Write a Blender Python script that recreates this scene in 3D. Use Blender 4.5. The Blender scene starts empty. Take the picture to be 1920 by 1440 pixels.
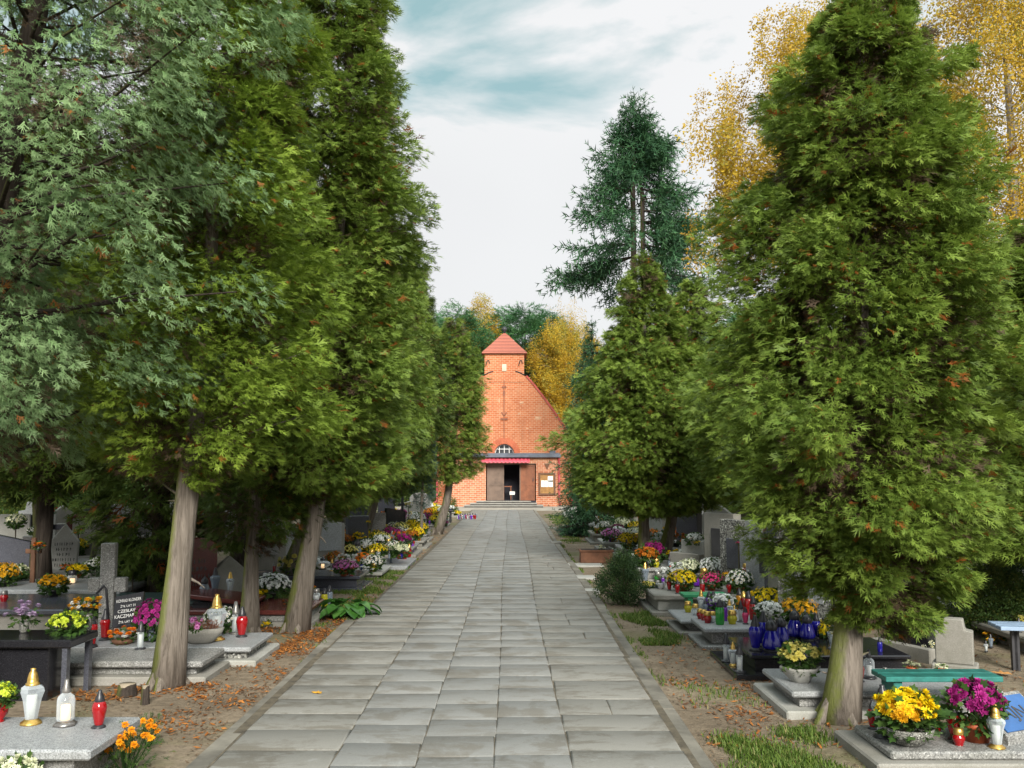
import bpy, bmesh, math, random
import numpy as np
from mathutils import Vector, Matrix
S = bpy.context.scene
COL = S.collection
rng = np.random.default_rng(7)
random.seed(7)
PI = math.pi
# ------------------------------------------------------------------ camera maths (measured from the photo)
F = 1780.0; HC = 1.75; TH = math.atan(168/F); YW = math.atan(3/F)
def ray(px, py):
    x = (px-960)/F; u = (720-py)/F
    y = math.cos(TH)-u*math.sin(TH); z = math.sin(TH)+u*math.cos(TH)
    return (x*math.cos(YW)+y*math.sin(YW), y*math.cos(YW)-x*math.sin(YW), z)
def gz(px, py, z=0.0):
    r = ray(px, py); t = (z-HC)/r[2]; return Vector((r[0]*t, r[1]*t, z))
def gd(px, py, d):
    r = ray(px, py); t = d/r[1]; return Vector((r[0]*t, d, HC+r[2]*t))
# ------------------------------------------------------------------ object helpers
def put(name, mesh, mat=None, parent=None, loc=(0, 0, 0), rot=(0, 0, 0), scale=(1, 1, 1)):
    o = bpy.data.objects.new(name, mesh); COL.objects.link(o)
    o.location = loc; o.rotation_euler = rot
    o.scale = scale if hasattr(scale, '__len__') else (scale,)*3
    if parent is not None: o.parent = parent
    if mat is not None:
        if not mesh.materials: mesh.materials.append(None)
        o.material_slots[0].link = 'OBJECT'; o.material_slots[0].material = mat
    return o
def tag(o, label=None, cat=None, group=None, kind=None):
    if label: o['label'] = label
    if cat: o['category'] = cat
    if group: o['group'] = group
    if kind: o['kind'] = kind
    return o
def thing(name, label, cat, loc=(0, 0, 0), rz=0.0, group=None, scale=1.0):
    o = bpy.data.objects.new(name, None); COL.objects.link(o)
    o.location = loc; o.rotation_euler = (0, 0, rz); o.scale = (scale,)*3 if not hasattr(scale, '__len__') else scale
    o.empty_display_size = .1
    return tag(o, label, cat, group)
def dup(root, loc, rz=0.0, label=None, scale=None, group=None):
    c = root.copy(); COL.objects.link(c); c.location = loc; c.rotation_euler = (0, 0, rz)
    if scale is not None: c.scale = scale if hasattr(scale, '__len__') else (scale,)*3
    if label: c['label'] = label
    if group: c['group'] = group
    for ch in list(root.children):
        d = ch.copy(); COL.objects.link(d); d.parent = c
        for g in list(ch.children):
            e = g.copy(); COL.objects.link(e); e.parent = d
    return c
def mesh_np(name, V, Fc, attrs=None, smooth=False):
    V = np.asarray(V, np.float32); Fc = np.asarray(Fc, np.int32); n, k = Fc.shape
    m = bpy.data.meshes.new(name)
    m.vertices.add(len(V)); m.vertices.foreach_set('co', V.ravel())
    m.loops.add(n*k); m.loops.foreach_set('vertex_index', Fc.ravel())
    m.polygons.add(n); m.polygons.foreach_set('loop_start', np.arange(0, n*k, k, dtype=np.int32))
    if smooth: m.polygons.foreach_set('use_smooth', np.ones(n, bool))
    for a, v in (attrs or {}).items():
        at = m.attributes.new(a, 'FLOAT', 'POINT'); at.data.foreach_set('value', np.asarray(v, np.float32).ravel())
    m.update(calc_edges=True)
    return m
class MB:
    """collects shapes into one mesh"""
    def __init__(s): s.bm = bmesh.new()
    def _xf(s, vs, M):
        if M is not None: bmesh.ops.transform(s.bm, matrix=M, verts=vs)
    def box(s, x0, x1, y0, y1, z0, z1, bev=0.0, M=None, jit=0.0):
        r = bmesh.ops.create_cube(s.bm, size=1.0); vs = r['verts']
        for v in vs:
            v.co = Vector(((x0+x1)/2+v.co.x*(x1-x0), (y0+y1)/2+v.co.y*(y1-y0), (z0+z1)/2+v.co.z*(z1-z0)))
            if jit: v.co += Vector([random.uniform(-jit, jit) for _ in range(3)])
        if bev > 0:
            es = list({e for v in vs for e in v.link_edges})
            r = bmesh.ops.bevel(s.bm, geom=es, offset=bev, segments=1, affect='EDGES', profile=.5)
            vs = list({v for f in r['faces'] for v in f.verts} | {v for v in vs if v.is_valid})
        s._xf(vs, M); return s
    def lathe(s, prof, seg=16, c=(0, 0, 0), M=None, wob=0.0, sq=1.0):
        rings = []; allv = []
        for (r, z) in prof:
            if r < 1e-5: v = [s.bm.verts.new((c[0], c[1], c[2]+z))]
            else: v = [s.bm.verts.new((c[0]+r*math.cos(2*PI*i/seg)*(1+random.uniform(-wob, wob)), c[1]+sq*r*math.sin(2*PI*i/seg)*(1+random.uniform(-wob, wob)), c[2]+z)) for i in range(seg)]
            rings.append(v); allv += v
        for a, b in zip(rings, rings[1:]):
            for i in range(seg):
                j = (i+1) % seg
                if len(a) == 1 and len(b) == 1: continue
                if len(a) == 1: f = (a[0], b[j], b[i])
                elif len(b) == 1: f = (a[i], a[j], b[0])
                else: f = (a[i], a[j], b[j], b[i])
                try: fc = s.bm.faces.new(f); fc.smooth = True
                except ValueError: pass
        s._xf(allv, M); return s
    def tube(s, pts, rad, seg=8, cap=True, bump=0.0, smooth=True):
        pts = [Vector(p) for p in pts]
        if not hasattr(rad, '__len__'): rad = [rad]*len(pts)
        rings = []
        for i, p in enumerate(pts):
            t = (pts[min(i+1, len(pts)-1)]-pts[max(i-1, 0)]).normalized()
            a = t.cross(Vector((0, 1, .01)) if abs(t.y) < .9 else Vector((1, 0, 0))).normalized(); b = t.cross(a)
            rings.append([s.bm.verts.new(p+(a*math.cos(2*PI*k/seg)+b*math.sin(2*PI*k/seg))*rad[i]*(1+random.uniform(-bump, bump))) for k in range(seg)])
        for a, b in zip(rings, rings[1:]):
            for k in range(seg):
                f = s.bm.faces.new((a[k], a[(k+1) % seg], b[(k+1) % seg], b[k])); f.smooth = smooth
        if cap:
            s.bm.faces.new(rings[-1]); s.bm.faces.new(rings[0][::-1])
        return s
    def prism(s, poly, y0, y1, M=None):
        a = [s.bm.verts.new((x, y0, z)) for x, z in poly]; b = [s.bm.verts.new((x, y1, z)) for x, z in poly]
        n = len(poly)
        s.bm.faces.new(a); s.bm.faces.new(b[::-1])
        for i in range(n): s.bm.faces.new((a[i], b[i], b[(i+1) % n], a[(i+1) % n]))
        s._xf(a+b, M); return s
    def mesh(s, name):
        bmesh.ops.recalc_face_normals(s.bm, faces=s.bm.faces)
        m = bpy.data.meshes.new(name); s.bm.to_mesh(m); s.bm.free(); return m
    def build(s, name, mat, parent=None, **k): return put(name, s.mesh(name), mat, parent, **k)
def text_mesh(txt, size, ext=.002, align='LEFT', shear=0.0):
    c = bpy.data.curves.new('lettering', 'FONT'); c.body = txt; c.size = size; c.extrude = ext; c.align_x = align; c.shear = shear
    o = bpy.data.objects.new('lettering', c); COL.objects.link(o)
    dg = bpy.context.evaluated_depsgraph_get(); dg.update()
    m = bpy.data.meshes.new_from_object(o.evaluated_get(dg)); bpy.data.objects.remove(o); m.materials.clear()
    return m
# ------------------------------------------------------------------ materials
def nt(name):
    m = bpy.data.materials.new(name); m.use_nodes = True; t = m.node_tree
    return m, t, t.nodes['Principled BSDF']
def N(t, typ, **k):
    n = t.nodes.new(typ)
    for a, v in k.items():
        if a == 'inp':
            for i, x in v.items(): n.inputs[i].default_value = x
        else: setattr(n, a, v)
    return n
def ramp(t, stops, interp='LINEAR'):
    r = N(t, 'ShaderNodeValToRGB'); r.color_ramp.interpolation = interp; e = r.color_ramp.elements
    while len(e) < len(stops): e.new(.5)
    for q, (p, c) in zip(e, stops):
        q.position = p; q.color = c if len(c) == 4 else (*c, 1)
    return r
def mixc(t, fac, a, b, mode='MIX'):
    m = N(t, 'ShaderNodeMix', data_type='RGBA', blend_type=mode)
    for sock, v in ((m.inputs[0], fac), (m.inputs[6], a), (m.inputs[7], b)):
        if hasattr(v, 'is_linked'): t.links.new(v, sock)
        elif hasattr(v, '__len__'): sock.default_value = (*v, 1) if len(v) == 3 else v
        else: sock.default_value = v
    return m.outputs[2]
def noise(t, scale, detail=4, rough=.55, vec=None, dist=0.0):
    n = N(t, 'ShaderNodeTexNoise', inp={'Scale': scale, 'Detail': detail, 'Roughness': rough, 'Distortion': dist})
    if vec is not None: t.links.new(vec, n.inputs['Vector'])
    return n.outputs['Fac']
def coords(t, rndshift=True):
    c = N(t, 'ShaderNodeTexCoord').outputs['Object']
    if not rndshift: return c
    oi = N(t, 'ShaderNodeObjectInfo'); ml = N(t, 'ShaderNodeMath', operation='MULTIPLY', inp={1: 37.0}); t.links.new(oi.outputs['Random'], ml.inputs[0])
    ad = N(t, 'ShaderNodeVectorMath', operation='ADD'); t.links.new(c, ad.inputs[0]); t.links.new(ml.outputs[0], ad.inputs[1])
    return ad.outputs[0]
def bump(t, b, h, strength=.3, dist=.01):
    n = N(t, 'ShaderNodeBump', inp={'Strength': strength, 'Distance': dist}); t.links.new(h, n.inputs['Height']); t.links.new(n.outputs[0], b.inputs['Normal'])
def mat_plain(name, col, rough=.5, var=.25, scale=6.0, metal=0.0, bs=0.0, spec=.5):
    m, t, b = nt(name); v = coords(t); n = noise(t, scale, 5, .6, v)
    lo = tuple(c*(1-var) for c in col); hi = tuple(min(1, c*(1+var)) for c in col)
    r = ramp(t, [(.3, lo), (.7, hi)]); t.links.new(n, r.inputs[0]); t.links.new(r.outputs[0], b.inputs['Base Color'])
    b.inputs['Roughness'].default_value = rough; b.inputs['Metallic'].default_value = metal; b.inputs['Specular IOR Level'].default_value = spec
    if bs: bump(t, b, noise(t, scale*6, 4, .6, v), bs)
    return m
def mat_stone(name, base, dark, light, speck=160.0, amt=.6, rough=.55, stain=(.10, .10, .07), stain_amt=.45, bs=.15, spec=.5):
    m, t, b = nt(name); v = coords(t)
    vo = N(t, 'ShaderNodeTexVoronoi', inp={'Scale': speck}); t.links.new(v, vo.inputs['Vector'])
    r = ramp(t, [(.0, dark), (.35, dark), (.5, base), (.75, base), (.9, light)]); t.links.new(vo.outputs['Color'], r.inputs[0])
    c = mixc(t, amt, base, r.outputs[0])
    n2 = noise(t, 2.3, 6, .65, v); r2 = ramp(t, [(.45, (0, 0, 0)), (.72, (1, 1, 1))]); t.links.new(n2, r2.inputs[0])
    ml = N(t, 'ShaderNodeMath', operation='MULTIPLY', inp={1: stain_amt}); t.links.new(r2.outputs[0], ml.inputs[0])
    c = mixc(t, ml.outputs[0], c, stain); t.links.new(c, b.inputs['Base Color'])
    b.inputs['Roughness'].default_value = rough; b.inputs['Specular IOR Level'].default_value = spec
    if bs: bump(t, b, noise(t, 90, 3, .6, v), bs, .004)
    return m
def mat_leaf(name, stops, rough=.55, trans=.3, tip=None, tipamt=.5, dead=None, spec=.25):
    """leaf colour from a per-leaf random attribute; 'tip' = paler young growth at the shoot ends; rnd above .955 = bare brown twigs, above .985 = withered orange-brown"""
    m, t, b = nt(name)
    a = N(t, 'ShaderNodeAttribute', attribute_name='rnd').outputs['Fac']
    r = ramp(t, stops); t.links.new(a, r.inputs[0]); c = r.outputs[0]
    if tip:
        tp = N(t, 'ShaderNodeAttribute', attribute_name='tip').outputs['Fac']
        ml = N(t, 'ShaderNodeMath', operation='MULTIPLY', inp={1: tipamt}); t.links.new(tp, ml.inputs[0]); c = mixc(t, ml.outputs[0], c, tip)
    if dead:
        g = N(t, 'ShaderNodeMath', operation='GREATER_THAN', inp={1: .985}); t.links.new(a, g.inputs[0]); g2 = N(t, 'ShaderNodeMath', operation='GREATER_THAN', inp={1: .955}); t.links.new(a, g2.inputs[0])
        c = mixc(t, g2.outputs[0], c, (.12, .085, .055)); c = mixc(t, g.outputs[0], c, dead)
    t.links.new(c, b.inputs['Base Color']); b.inputs['Roughness'].default_value = rough; b.inputs['Specular IOR Level'].default_value = spec
    tr = N(t, 'ShaderNodeBsdfTranslucent'); t.links.new(c, tr.inputs['Color'])
    mx = N(t, 'ShaderNodeMixShader', inp={0: trans}); t.links.new(b.outputs[0], mx.inputs[1]); t.links.new(tr.outputs[0], mx.inputs[2])
    t.links.new(mx.outputs[0], t.nodes['Material Output'].inputs[0]); return m
def mat_petal(name, lo, hi, core=None):
    m, t, b = nt(name)
    a = N(t, 'ShaderNodeAttribute', attribute_name='rnd').outputs['Fac']; c = mixc(t, a, lo, hi)
    if core:
        p = N(t, 'ShaderNodeAttribute', attribute_name='core').outputs['Fac']; c = mixc(t, p, c, core)
    t.links.new(c, b.inputs['Base Color']); b.inputs['Roughness'].default_value = .65; b.inputs['Specular IOR Level'].default_value = .2
    tr = N(t, 'ShaderNodeBsdfTranslucent'); t.links.new(c, tr.inputs['Color'])
    mx = N(t, 'ShaderNodeMixShader', inp={0: .25}); t.links.new(b.outputs[0], mx.inputs[1]); t.links.new(tr.outputs[0], mx.inputs[2])
    t.links.new(mx.outputs[0], t.nodes['Material Output'].inputs[0]); return m
def mat_glass(name, col, clear=.6, rough=.06):
    """thin coloured glass: tinted see-through + diffuse glow of the wax behind + reflection"""
    m, t, b = nt(name)
    b.inputs['Base Color'].default_value = (*col, 1); b.inputs['Roughness'].default_value = rough; b.inputs['Coat Weight'].default_value = .6; b.inputs['Coat Roughness'].default_value = .04
    tp = N(t, 'ShaderNodeBsdfTransparent'); tint = tuple(min(1, c*.55+.45) if clear > .5 else min(1, c*1.5) for c in col); tp.inputs[0].default_value = (*tint, 1)
    lw = N(t, 'ShaderNodeLayerWeight', inp={'Blend': .35}); mr = N(t, 'ShaderNodeMapRange', inp={1: 0, 2: 1, 3: 1-clear, 4: 1}); t.links.new(lw.outputs['Facing'], mr.inputs[0])
    mx = N(t, 'ShaderNodeMixShader'); t.links.new(mr.outputs[0], mx.inputs[0]); t.links.new(tp.outputs[0], mx.inputs[1]); t.links.new(b.outputs[0], mx.inputs[2])
    t.links.new(mx.outputs[0], t.nodes['Material Output'].inputs[0]); return m
def mat_bark(name, lo, hi, moss=(.13, .16, .02), mossamt=1.0, side=(-.9, -.3, 0)):
    m, t, b = nt(name); v = coords(t)
    mp = N(t, 'ShaderNodeMapping'); mp.inputs['Scale'].default_value = (1.3, 1.3, .09); t.links.new(v, mp.inputs[0])
    n = noise(t, 26, 6, .7, mp.outputs[0], .6); r = ramp(t, [(.3, lo), (.5, tuple((a+c)/2 for a, c in zip(lo, hi))), (.72, hi)]); t.links.new(n, r.inputs[0]); c = r.outputs[0]
    if mossamt:
        g = N(t, 'ShaderNodeNewGeometry'); d = N(t, 'ShaderNodeVectorMath', operation='DOT_PRODUCT'); t.links.new(g.outputs['Normal'], d.inputs[0]); d.inputs[1].default_value = side
        n2 = noise(t, 3.0, 5, .7, v); ad = N(t, 'ShaderNodeMath', operation='MULTIPLY'); t.links.new(d.outputs['Value'], ad.inputs[0]); t.links.new(n2, ad.inputs[1])
        mr = N(t, 'ShaderNodeMapRange', inp={1: .25, 2: .42, 3: 0, 4: mossamt*.75}); t.links.new(ad.outputs[0], mr.inputs[0]); c = mixc(t, mr.outputs[0], c, moss)
    t.links.new(c, b.inputs['Base Color']); b.inputs['Roughness'].default_value = .9; b.inputs['Specular IOR Level'].default_value = .15
    bump(t, b, n, .9, .02); return m
M = {}
M['terrazzo'] = mat_stone('grey_terrazzo', (.25, .25, .24), (.08, .08, .08), (.55, .55, .53), 130, .75)
M['terrazzo_light'] = mat_stone('light_terrazzo', (.31, .325, .335), (.09, .09, .09), (.5, .52, .52), 190, .6, stain_amt=.3)
M['aggregate'] = mat_stone('coarse_aggregate', (.22, .22, .2), (.03, .03, .03), (.62, .62, .58), 60, .95, .7, bs=.5)
M['concrete'] = mat_stone('weathered_concrete', (.25, .24, .215), (.16, .16, .14), (.42, .41, .38), 220, .4, .85, (.09, .09, .06), .6, .35)
M['concrete_pale'] = mat_stone('pale_concrete', (.34, .34, .315), (.26, .26, .24), (.6, .6, .58), 200, .4, .8, (.16, .16, .12), .55, .3)
M['granite_black'] = mat_stone('black_granite', (.016, .016, .019), (.008, .008, .01), (.045, .045, .05), 260, .5, .14, (.02, .02, .02), .2, 0)
M['granite_dark'] = mat_stone('dark_grey_granite', (.075, .08, .10), (.03, .03, .04), (.16, .17, .2), 240, .6, .2, (.05, .05, .05), .3, 0)
M['granite_red'] = mat_stone('dark_red_granite', (.12, .03, .025), (.03, .012, .012), (.22, .08, .06), 240, .6, .22, (.05, .03, .03), .3, 0)
M['granite_green'] = mat_stone('green_granite', (.05, .085, .08), (.02, .035, .035), (.12, .17, .16), 240, .6, .3, (.04, .05, .05), .3, 0)
M['plaque_dark'] = mat_plain('dark_plaque', (.05, .05, .055), .2, .2)
M['plaque_blue'] = mat_plain('blue_plaque', (.03, .10, .27), .2, .3, 4)
M['engrave'] = mat_plain('engraved_letters', (.05, .05, .05), .8, .1)
M['white_paint'] = mat_plain('white_paint', (.75, .75, .73), .5, .06)
M['wood_teal'] = mat_plain('teal_painted_wood', (.02, .15, .13), .5, .4, 10, bs=.1)
M['wood_green'] = mat_plain('green_painted_wood', (.02, .22, .09), .5, .25, 10)
M['wood_bluegrey'] = mat_plain('blue_grey_paint', (.24, .33, .46), .5, .2, 6)
M['iron'] = mat_plain('dark_iron', (.03, .03, .035), .5, .3, 8)
M['wood_brown'] = mat_plain('brown_wood', (.13, .06, .03), .7, .35, 9, bs=.2)
M['terra'] = mat_plain('terracotta_plastic', (.38, .085, .03), .45, .2, 8)
M['pot_dark'] = mat_plain('dark_plastic_pot', (.05, .05, .05), .5, .3, 8)
M['soil'] = mat_plain('potting_soil', (.03, .02, .015), .95, .4, 40, bs=.5)
M['cap_black'] = mat_plain('black_plastic', (.022, .022, .026), .35, .3, 20)
M['cap_gold'] = mat_plain('gold_tin', (.62, .40, .11), .32, .2, 14, metal=.85)
M['cap_silver'] = mat_plain('dull_tin', (.22, .21, .2), .38, .3, 14, metal=.7)
M['wax'] = mat_plain('candle_wax', (.75, .74, .68), .5, .08, 8)
M['wrap'] = mat_glass('cellophane', (.8, .78, .8), .45, .2)
GLASS = {'red': ((.30, .004, .007), .12), 'clear': ((.72, .78, .82), .82), 'blue': ((.012, .01, .27), .15), 'purple': ((.17, .025, .42), .15), 'green': ((.015, .26, .03), .2),
         'yellow': ((.5, .45, .02), .35), 'amber': ((.45, .2, .01), .25), 'pink': ((.55, .03, .13), .15), 'smoke': ((.25, .3, .36), .5)}
for k, (c, cl) in GLASS.items(): M['g_'+k] = mat_glass(k+'_glass', c, cl)
PET = {'yellow': ((.62, .42, .0), (.88, .70, .02)), 'gold': ((.55, .27, .005), (.85, .48, .02)), 'pale': ((.66, .58, .12), (.82, .78, .32)), 'white': ((.68, .70, .68), (.86, .87, .84)),
       'cream': ((.6, .62, .42), (.8, .82, .62)), 'magenta': ((.20, .008, .10), (.42, .03, .24)), 'purple': ((.16, .03, .24), (.42, .14, .48)), 'pink': ((.5, .12, .38), (.75, .32, .62)),
       'orange': ((.6, .13, .004), (.85, .28, .02)), 'bronze': ((.28, .07, .005), (.55, .2, .02)), 'lime': ((.42, .52, .02), (.66, .76, .1)), 'red': ((.42, .012, .008), (.68, .035, .02)), 'rose': ((.5, .015, .12), (.7, .06, .24)), 'lilac': ((.45, .28, .5), (.7, .6, .75))}
for k, (a, b_) in PET.items(): M['p_'+k] = mat_petal(k+'_petals', a, b_, core=(.55, .38, .02) if k in ('white', 'cream') else None)
M['leaf'] = mat_leaf('chrysanthemum_leaves', [(0, (.02, .05, .012)), (.5, (.045, .10, .02)), (1, (.09, .16, .035))])
M['leaf_bright'] = mat_leaf('broad_green_leaves', [(0, (.03, .10, .015)), (.5, (.06, .18, .03)), (1, (.12, .26, .06))], rough=.35, spec=.5)
THUJA = [(0, (.045, .09, .014)), (.35, (.095, .165, .024)), (.7, (.165, .25, .036)), (1, (.23, .31, .055))]
DEADC = (.26, .085, .018)
M['thuja'] = mat_leaf('thuja_sprays', THUJA, tip=(.31, .40, .08), tipamt=.55, dead=DEADC, trans=.32)
M['thuja_bright'] = mat_leaf('bright_thuja_sprays', [(0, (.08, .13, .015)), (.35, (.13, .215, .024)), (.7, (.20, .295, .036)), (1, (.26, .35, .05))], tip=(.33, .43, .075), tipamt=.5, dead=DEADC, trans=.32)
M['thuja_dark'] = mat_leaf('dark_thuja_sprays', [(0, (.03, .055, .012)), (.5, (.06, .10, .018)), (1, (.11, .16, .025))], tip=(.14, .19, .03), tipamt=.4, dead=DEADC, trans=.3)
M['cypress'] = mat_leaf('blue_green_cypress_sprays', [(0, (.065, .13, .045)), (.5, (.14, .25, .09)), (1, (.24, .36, .16))], tip=(.36, .47, .26), tipamt=.6, dead=(.3, .12, .03), trans=.32)
M['juniper'] = mat_leaf('blue_green_juniper', [(0, (.03, .07, .05)), (1, (.09, .16, .12))], trans=.2)
M['spruce'] = mat_leaf('spruce_needles', [(0, (.02, .06, .028)), (.5, (.035, .10, .042)), (1, (.065, .15, .06))], trans=.12)
M['pine'] = mat_leaf('pine_needles', [(0, (.025, .085, .035)), (.5, (.045, .14, .05)), (1, (.09, .21, .07))], trans=.15)
M['birch'] = mat_leaf('autumn_birch_leaves', [(0, (.27, .16, .02)), (.4, (.42, .27, .02)), (.8, (.52, .36, .03)), (1, (.32, .31, .06))], trans=.4)
M['oak'] = mat_leaf('dull_green_leaves', [(0, (.03, .07, .018)), (.6, (.07, .13, .03)), (1, (.16, .19, .04))], trans=.35)
M['shrub'] = mat_leaf('dark_shrub_leaves', [(0, (.012, .035, .012)), (.6, (.03, .065, .02)), (1, (.07, .12, .035))], trans=.2)
M['bark'] = mat_bark('thuja_bark', (.07, .058, .046), (.27, .235, .20))
M['bark_dark'] = mat_bark('dark_bark', (.022, .018, .015), (.075, .06, .05), mossamt=.5)
M['bark_birch'] = mat_bark('birch_bark', (.16, .14, .12), (.6, .58, .54), mossamt=0)
EXPO = 1.6; SKYLOC = (0.3, 0.0, 0.2)
# ------------------------------------------------------------------ camera, sky, sun
cam = bpy.data.objects.new('camera', bpy.data.cameras.new('camera')); COL.objects.link(cam)
cam.data.sensor_width = 36.0; cam.data.lens = F*36/1920; cam.data.clip_end = 2000
cam.location = (0, 0, HC); cam.rotation_euler = (PI/2+TH, 0, -YW); S.camera = cam
S.view_settings.view_transform = 'Standard'; S.view_settings.look = 'None'; S.view_settings.exposure = EXPO; S.view_settings.gamma = 1
S.cycles.max_bounces = 7; S.cycles.diffuse_bounces = 3; S.cycles.glossy_bounces = 3; S.cycles.transmission_bounces = 4; S.cycles.transparent_max_bounces = 12
S.cycles.caustics_reflective = False; S.cycles.caustics_refractive = False; S.cycles.use_denoising = True
SUN_EL, SUN_AZ = math.radians(30), math.radians(10)     # sun behind the camera, a little to the right
W = bpy.data.worlds.new('World'); S.world = W; W.use_nodes = True; t = W.node_tree; t.nodes.clear()
out = N(t, 'ShaderNodeOutputWorld')
sky = N(t, 'ShaderNodeTexSky', sky_type='NISHITA', sun_disc=False, sun_elevation=SUN_EL, sun_rotation=PI-SUN_AZ)
bg1 = N(t, 'ShaderNodeBackground', inp={'Strength': .07}); t.links.new(sky.outputs[0], bg1.inputs[0])
tc = N(t, 'ShaderNodeTexCoord'); vec = tc.outputs['Generated']
mp = N(t, 'ShaderNodeMapping'); mp.inputs['Scale'].default_value = (2.1, 1.0, 5.2); mp.inputs['Rotation'].default_value = (0, .3, 0); mp.inputs['Location'].default_value = SKYLOC; t.links.new(vec, mp.inputs[0])
n1 = noise(t, 1.55, 7, .52, mp.outputs[0], .35)
sx = N(t, 'ShaderNodeSeparateXYZ'); t.links.new(vec, sx.inputs[0])
el = N(t, 'ShaderNodeMapRange', interpolation_type='SMOOTHSTEP', inp={1: .26, 2: .42, 3: .34, 4: 0}); t.links.new(sx.outputs['Z'], el.inputs[0])
ad = N(t, 'ShaderNodeMath', operation='ADD'); t.links.new(n1, ad.inputs[0]); t.links.new(el.outputs[0], ad.inputs[1])
cr = ramp(t, [(.40, (0, 0, 0)), (.53, (1, 1, 1))]); t.links.new(ad.outputs[0], cr.inputs[0])     # 1 = cloud, 0 = thin place
n2 = noise(t, 1.1, 4, .5, vec, .2)
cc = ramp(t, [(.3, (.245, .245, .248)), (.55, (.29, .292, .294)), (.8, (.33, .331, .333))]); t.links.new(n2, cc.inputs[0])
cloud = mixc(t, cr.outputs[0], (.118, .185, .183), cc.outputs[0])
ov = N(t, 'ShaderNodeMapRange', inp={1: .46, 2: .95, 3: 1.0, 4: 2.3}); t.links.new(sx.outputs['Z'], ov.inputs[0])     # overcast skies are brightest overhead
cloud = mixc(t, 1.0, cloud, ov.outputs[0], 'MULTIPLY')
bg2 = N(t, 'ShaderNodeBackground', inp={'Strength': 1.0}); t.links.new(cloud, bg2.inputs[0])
mf = N(t, 'ShaderNodeMapRange', inp={1: 0, 2: 1, 3: .86, 4: .98}); t.links.new(cr.outputs[0], mf.inputs[0])
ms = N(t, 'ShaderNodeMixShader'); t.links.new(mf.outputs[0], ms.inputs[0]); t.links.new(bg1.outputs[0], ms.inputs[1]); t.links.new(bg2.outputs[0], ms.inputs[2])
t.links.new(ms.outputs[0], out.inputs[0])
sun = bpy.data.objects.new('sun', bpy.data.lights.new('sun', 'SUN')); COL.objects.link(sun)
sun.data.energy = 2.3; sun.data.angle = math.radians(24); sun.data.color = (1, .95, .86)
sun.rotation_euler = (PI/2-SUN_EL, 0, SUN_AZ); sun.location = (0, 0, 30)
# ------------------------------------------------------------------ ground
gm, t, b = nt('sandy_soil'); v = coords(t, False)
n1 = noise(t, 1.1, 6, .62, v); n2 = noise(t, 14, 5, .7, v); n3 = noise(t, .55, 5, .6, v, .4); n4 = noise(t, 60, 3, .6, v)
r1 = ramp(t, [(.35, (.15, .115, .08)), (.5, (.24, .19, .135)), (.68, (.34, .28, .205))]); t.links.new(n1, r1.inputs[0])
r2 = ramp(t, [(.3, (.05, .038, .026)), (.62, (1, 1, 1))]); t.links.new(n2, r2.inputs[0])
c = mixc(t, .55, r1.outputs[0], r2.outputs[0], 'MULTIPLY')
r3 = ramp(t, [(.52, (0, 0, 0)), (.66, (1, 1, 1))]); t.links.new(n3, r3.inputs[0])
c = mixc(t, r3.outputs[0], c, mixc(t, n2, (.07, .085, .022), (.14, .15, .05)))
c = mixc(t, .35, c, mixc(t, n4, (.06, .045, .03), (.34, .29, .22)))
t.links.new(c, b.inputs['Base Color']); b.inputs['Roughness'].default_value = .95; b.inputs['Specular IOR Level'].default_value = .1
bump(t, b, n2, .7, .03)
# one sheet: finely dimpled near the avenue, flat and wide beyond
def gh(x, y):
    return .012*np.sin(x*2.1+1.3*np.sin(y*.8))*np.sin(y*1.7+.6*np.sin(x*1.9))+.007*np.sin(x*6.1+y*3.3)*np.sin(y*5.2-x*2.4)-.016
xs = np.concatenate([[-400, -150, -60, -25], np.arange(-13, 13.01, .14), [25, 60, 150, 400]]); ys = np.concatenate([[-60, -20], np.arange(-2, 52, .2), [60, 80, 130, 250, 600]])
X, Y = np.meshgrid(xs, ys); Z = gh(X, Y)*((abs(X) < 12.8) & (Y > -1.9) & (Y < 49)); nx, ny = len(xs), len(ys)
idx = np.arange(nx*ny).reshape(ny, nx); Fq = np.stack([idx[:-1, :-1], idx[:-1, 1:], idx[1:, 1:], idx[1:, :-1]], -1).reshape(-1, 4)
Z = np.where(Z == 0, -.016, Z)
tag(put('ground', mesh_np('ground', np.stack([X, Y, Z], -1).reshape(-1, 3), Fq, smooth=True), gm), kind='structure')
# ------------------------------------------------------------------ paved path: rows of worn concrete slabs with real gaps, lying on a bed of dirt
pm, t, b = nt('worn_paving'); v = coords(t, False)
a = N(t, 'ShaderNodeAttribute', attribute_name='rnd').outputs['Fac']; a2 = N(t, 'ShaderNodeAttribute', attribute_name='side').outputs['Fac']
r1 = ramp(t, [(0, (.168, .173, .168)), (.5, (.196, .201, .195)), (1, (.226, .23, .222))]); t.links.new(a, r1.inputs[0])
c = mixc(t, a2, r1.outputs[0], mixc(t, .5, r1.outputs[0], (.195, .18, .142)))
n1 = noise(t, 2.2, 6, .68, v, .3); r2 = ramp(t, [(.51, (0, 0, 0)), (.60, (1, 1, 1))]); t.links.new(n1, r2.inputs[0])
ml = N(t, 'ShaderNodeMath', operation='MULTIPLY', inp={1: .7}); t.links.new(r2.outputs[0], ml.inputs[0]); c = mixc(t, ml.outputs[0], c, (.095, .08, .055))
mpx = N(t, 'ShaderNodeMapping'); mpx.inputs['Scale'].default_value = (.55, 1.9, 1); t.links.new(v, mpx.inputs[0])
n5 = noise(t, 2.6, 7, .75, mpx.outputs[0], .5); r5 = ramp(t, [(.52, (0, 0, 0)), (.585, (1, 1, 1))]); t.links.new(n5, r5.inputs[0]); ml = N(t, 'ShaderNodeMath', operation='MULTIPLY'); t.links.new(r5.outputs[0], ml.inputs[0])
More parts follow.
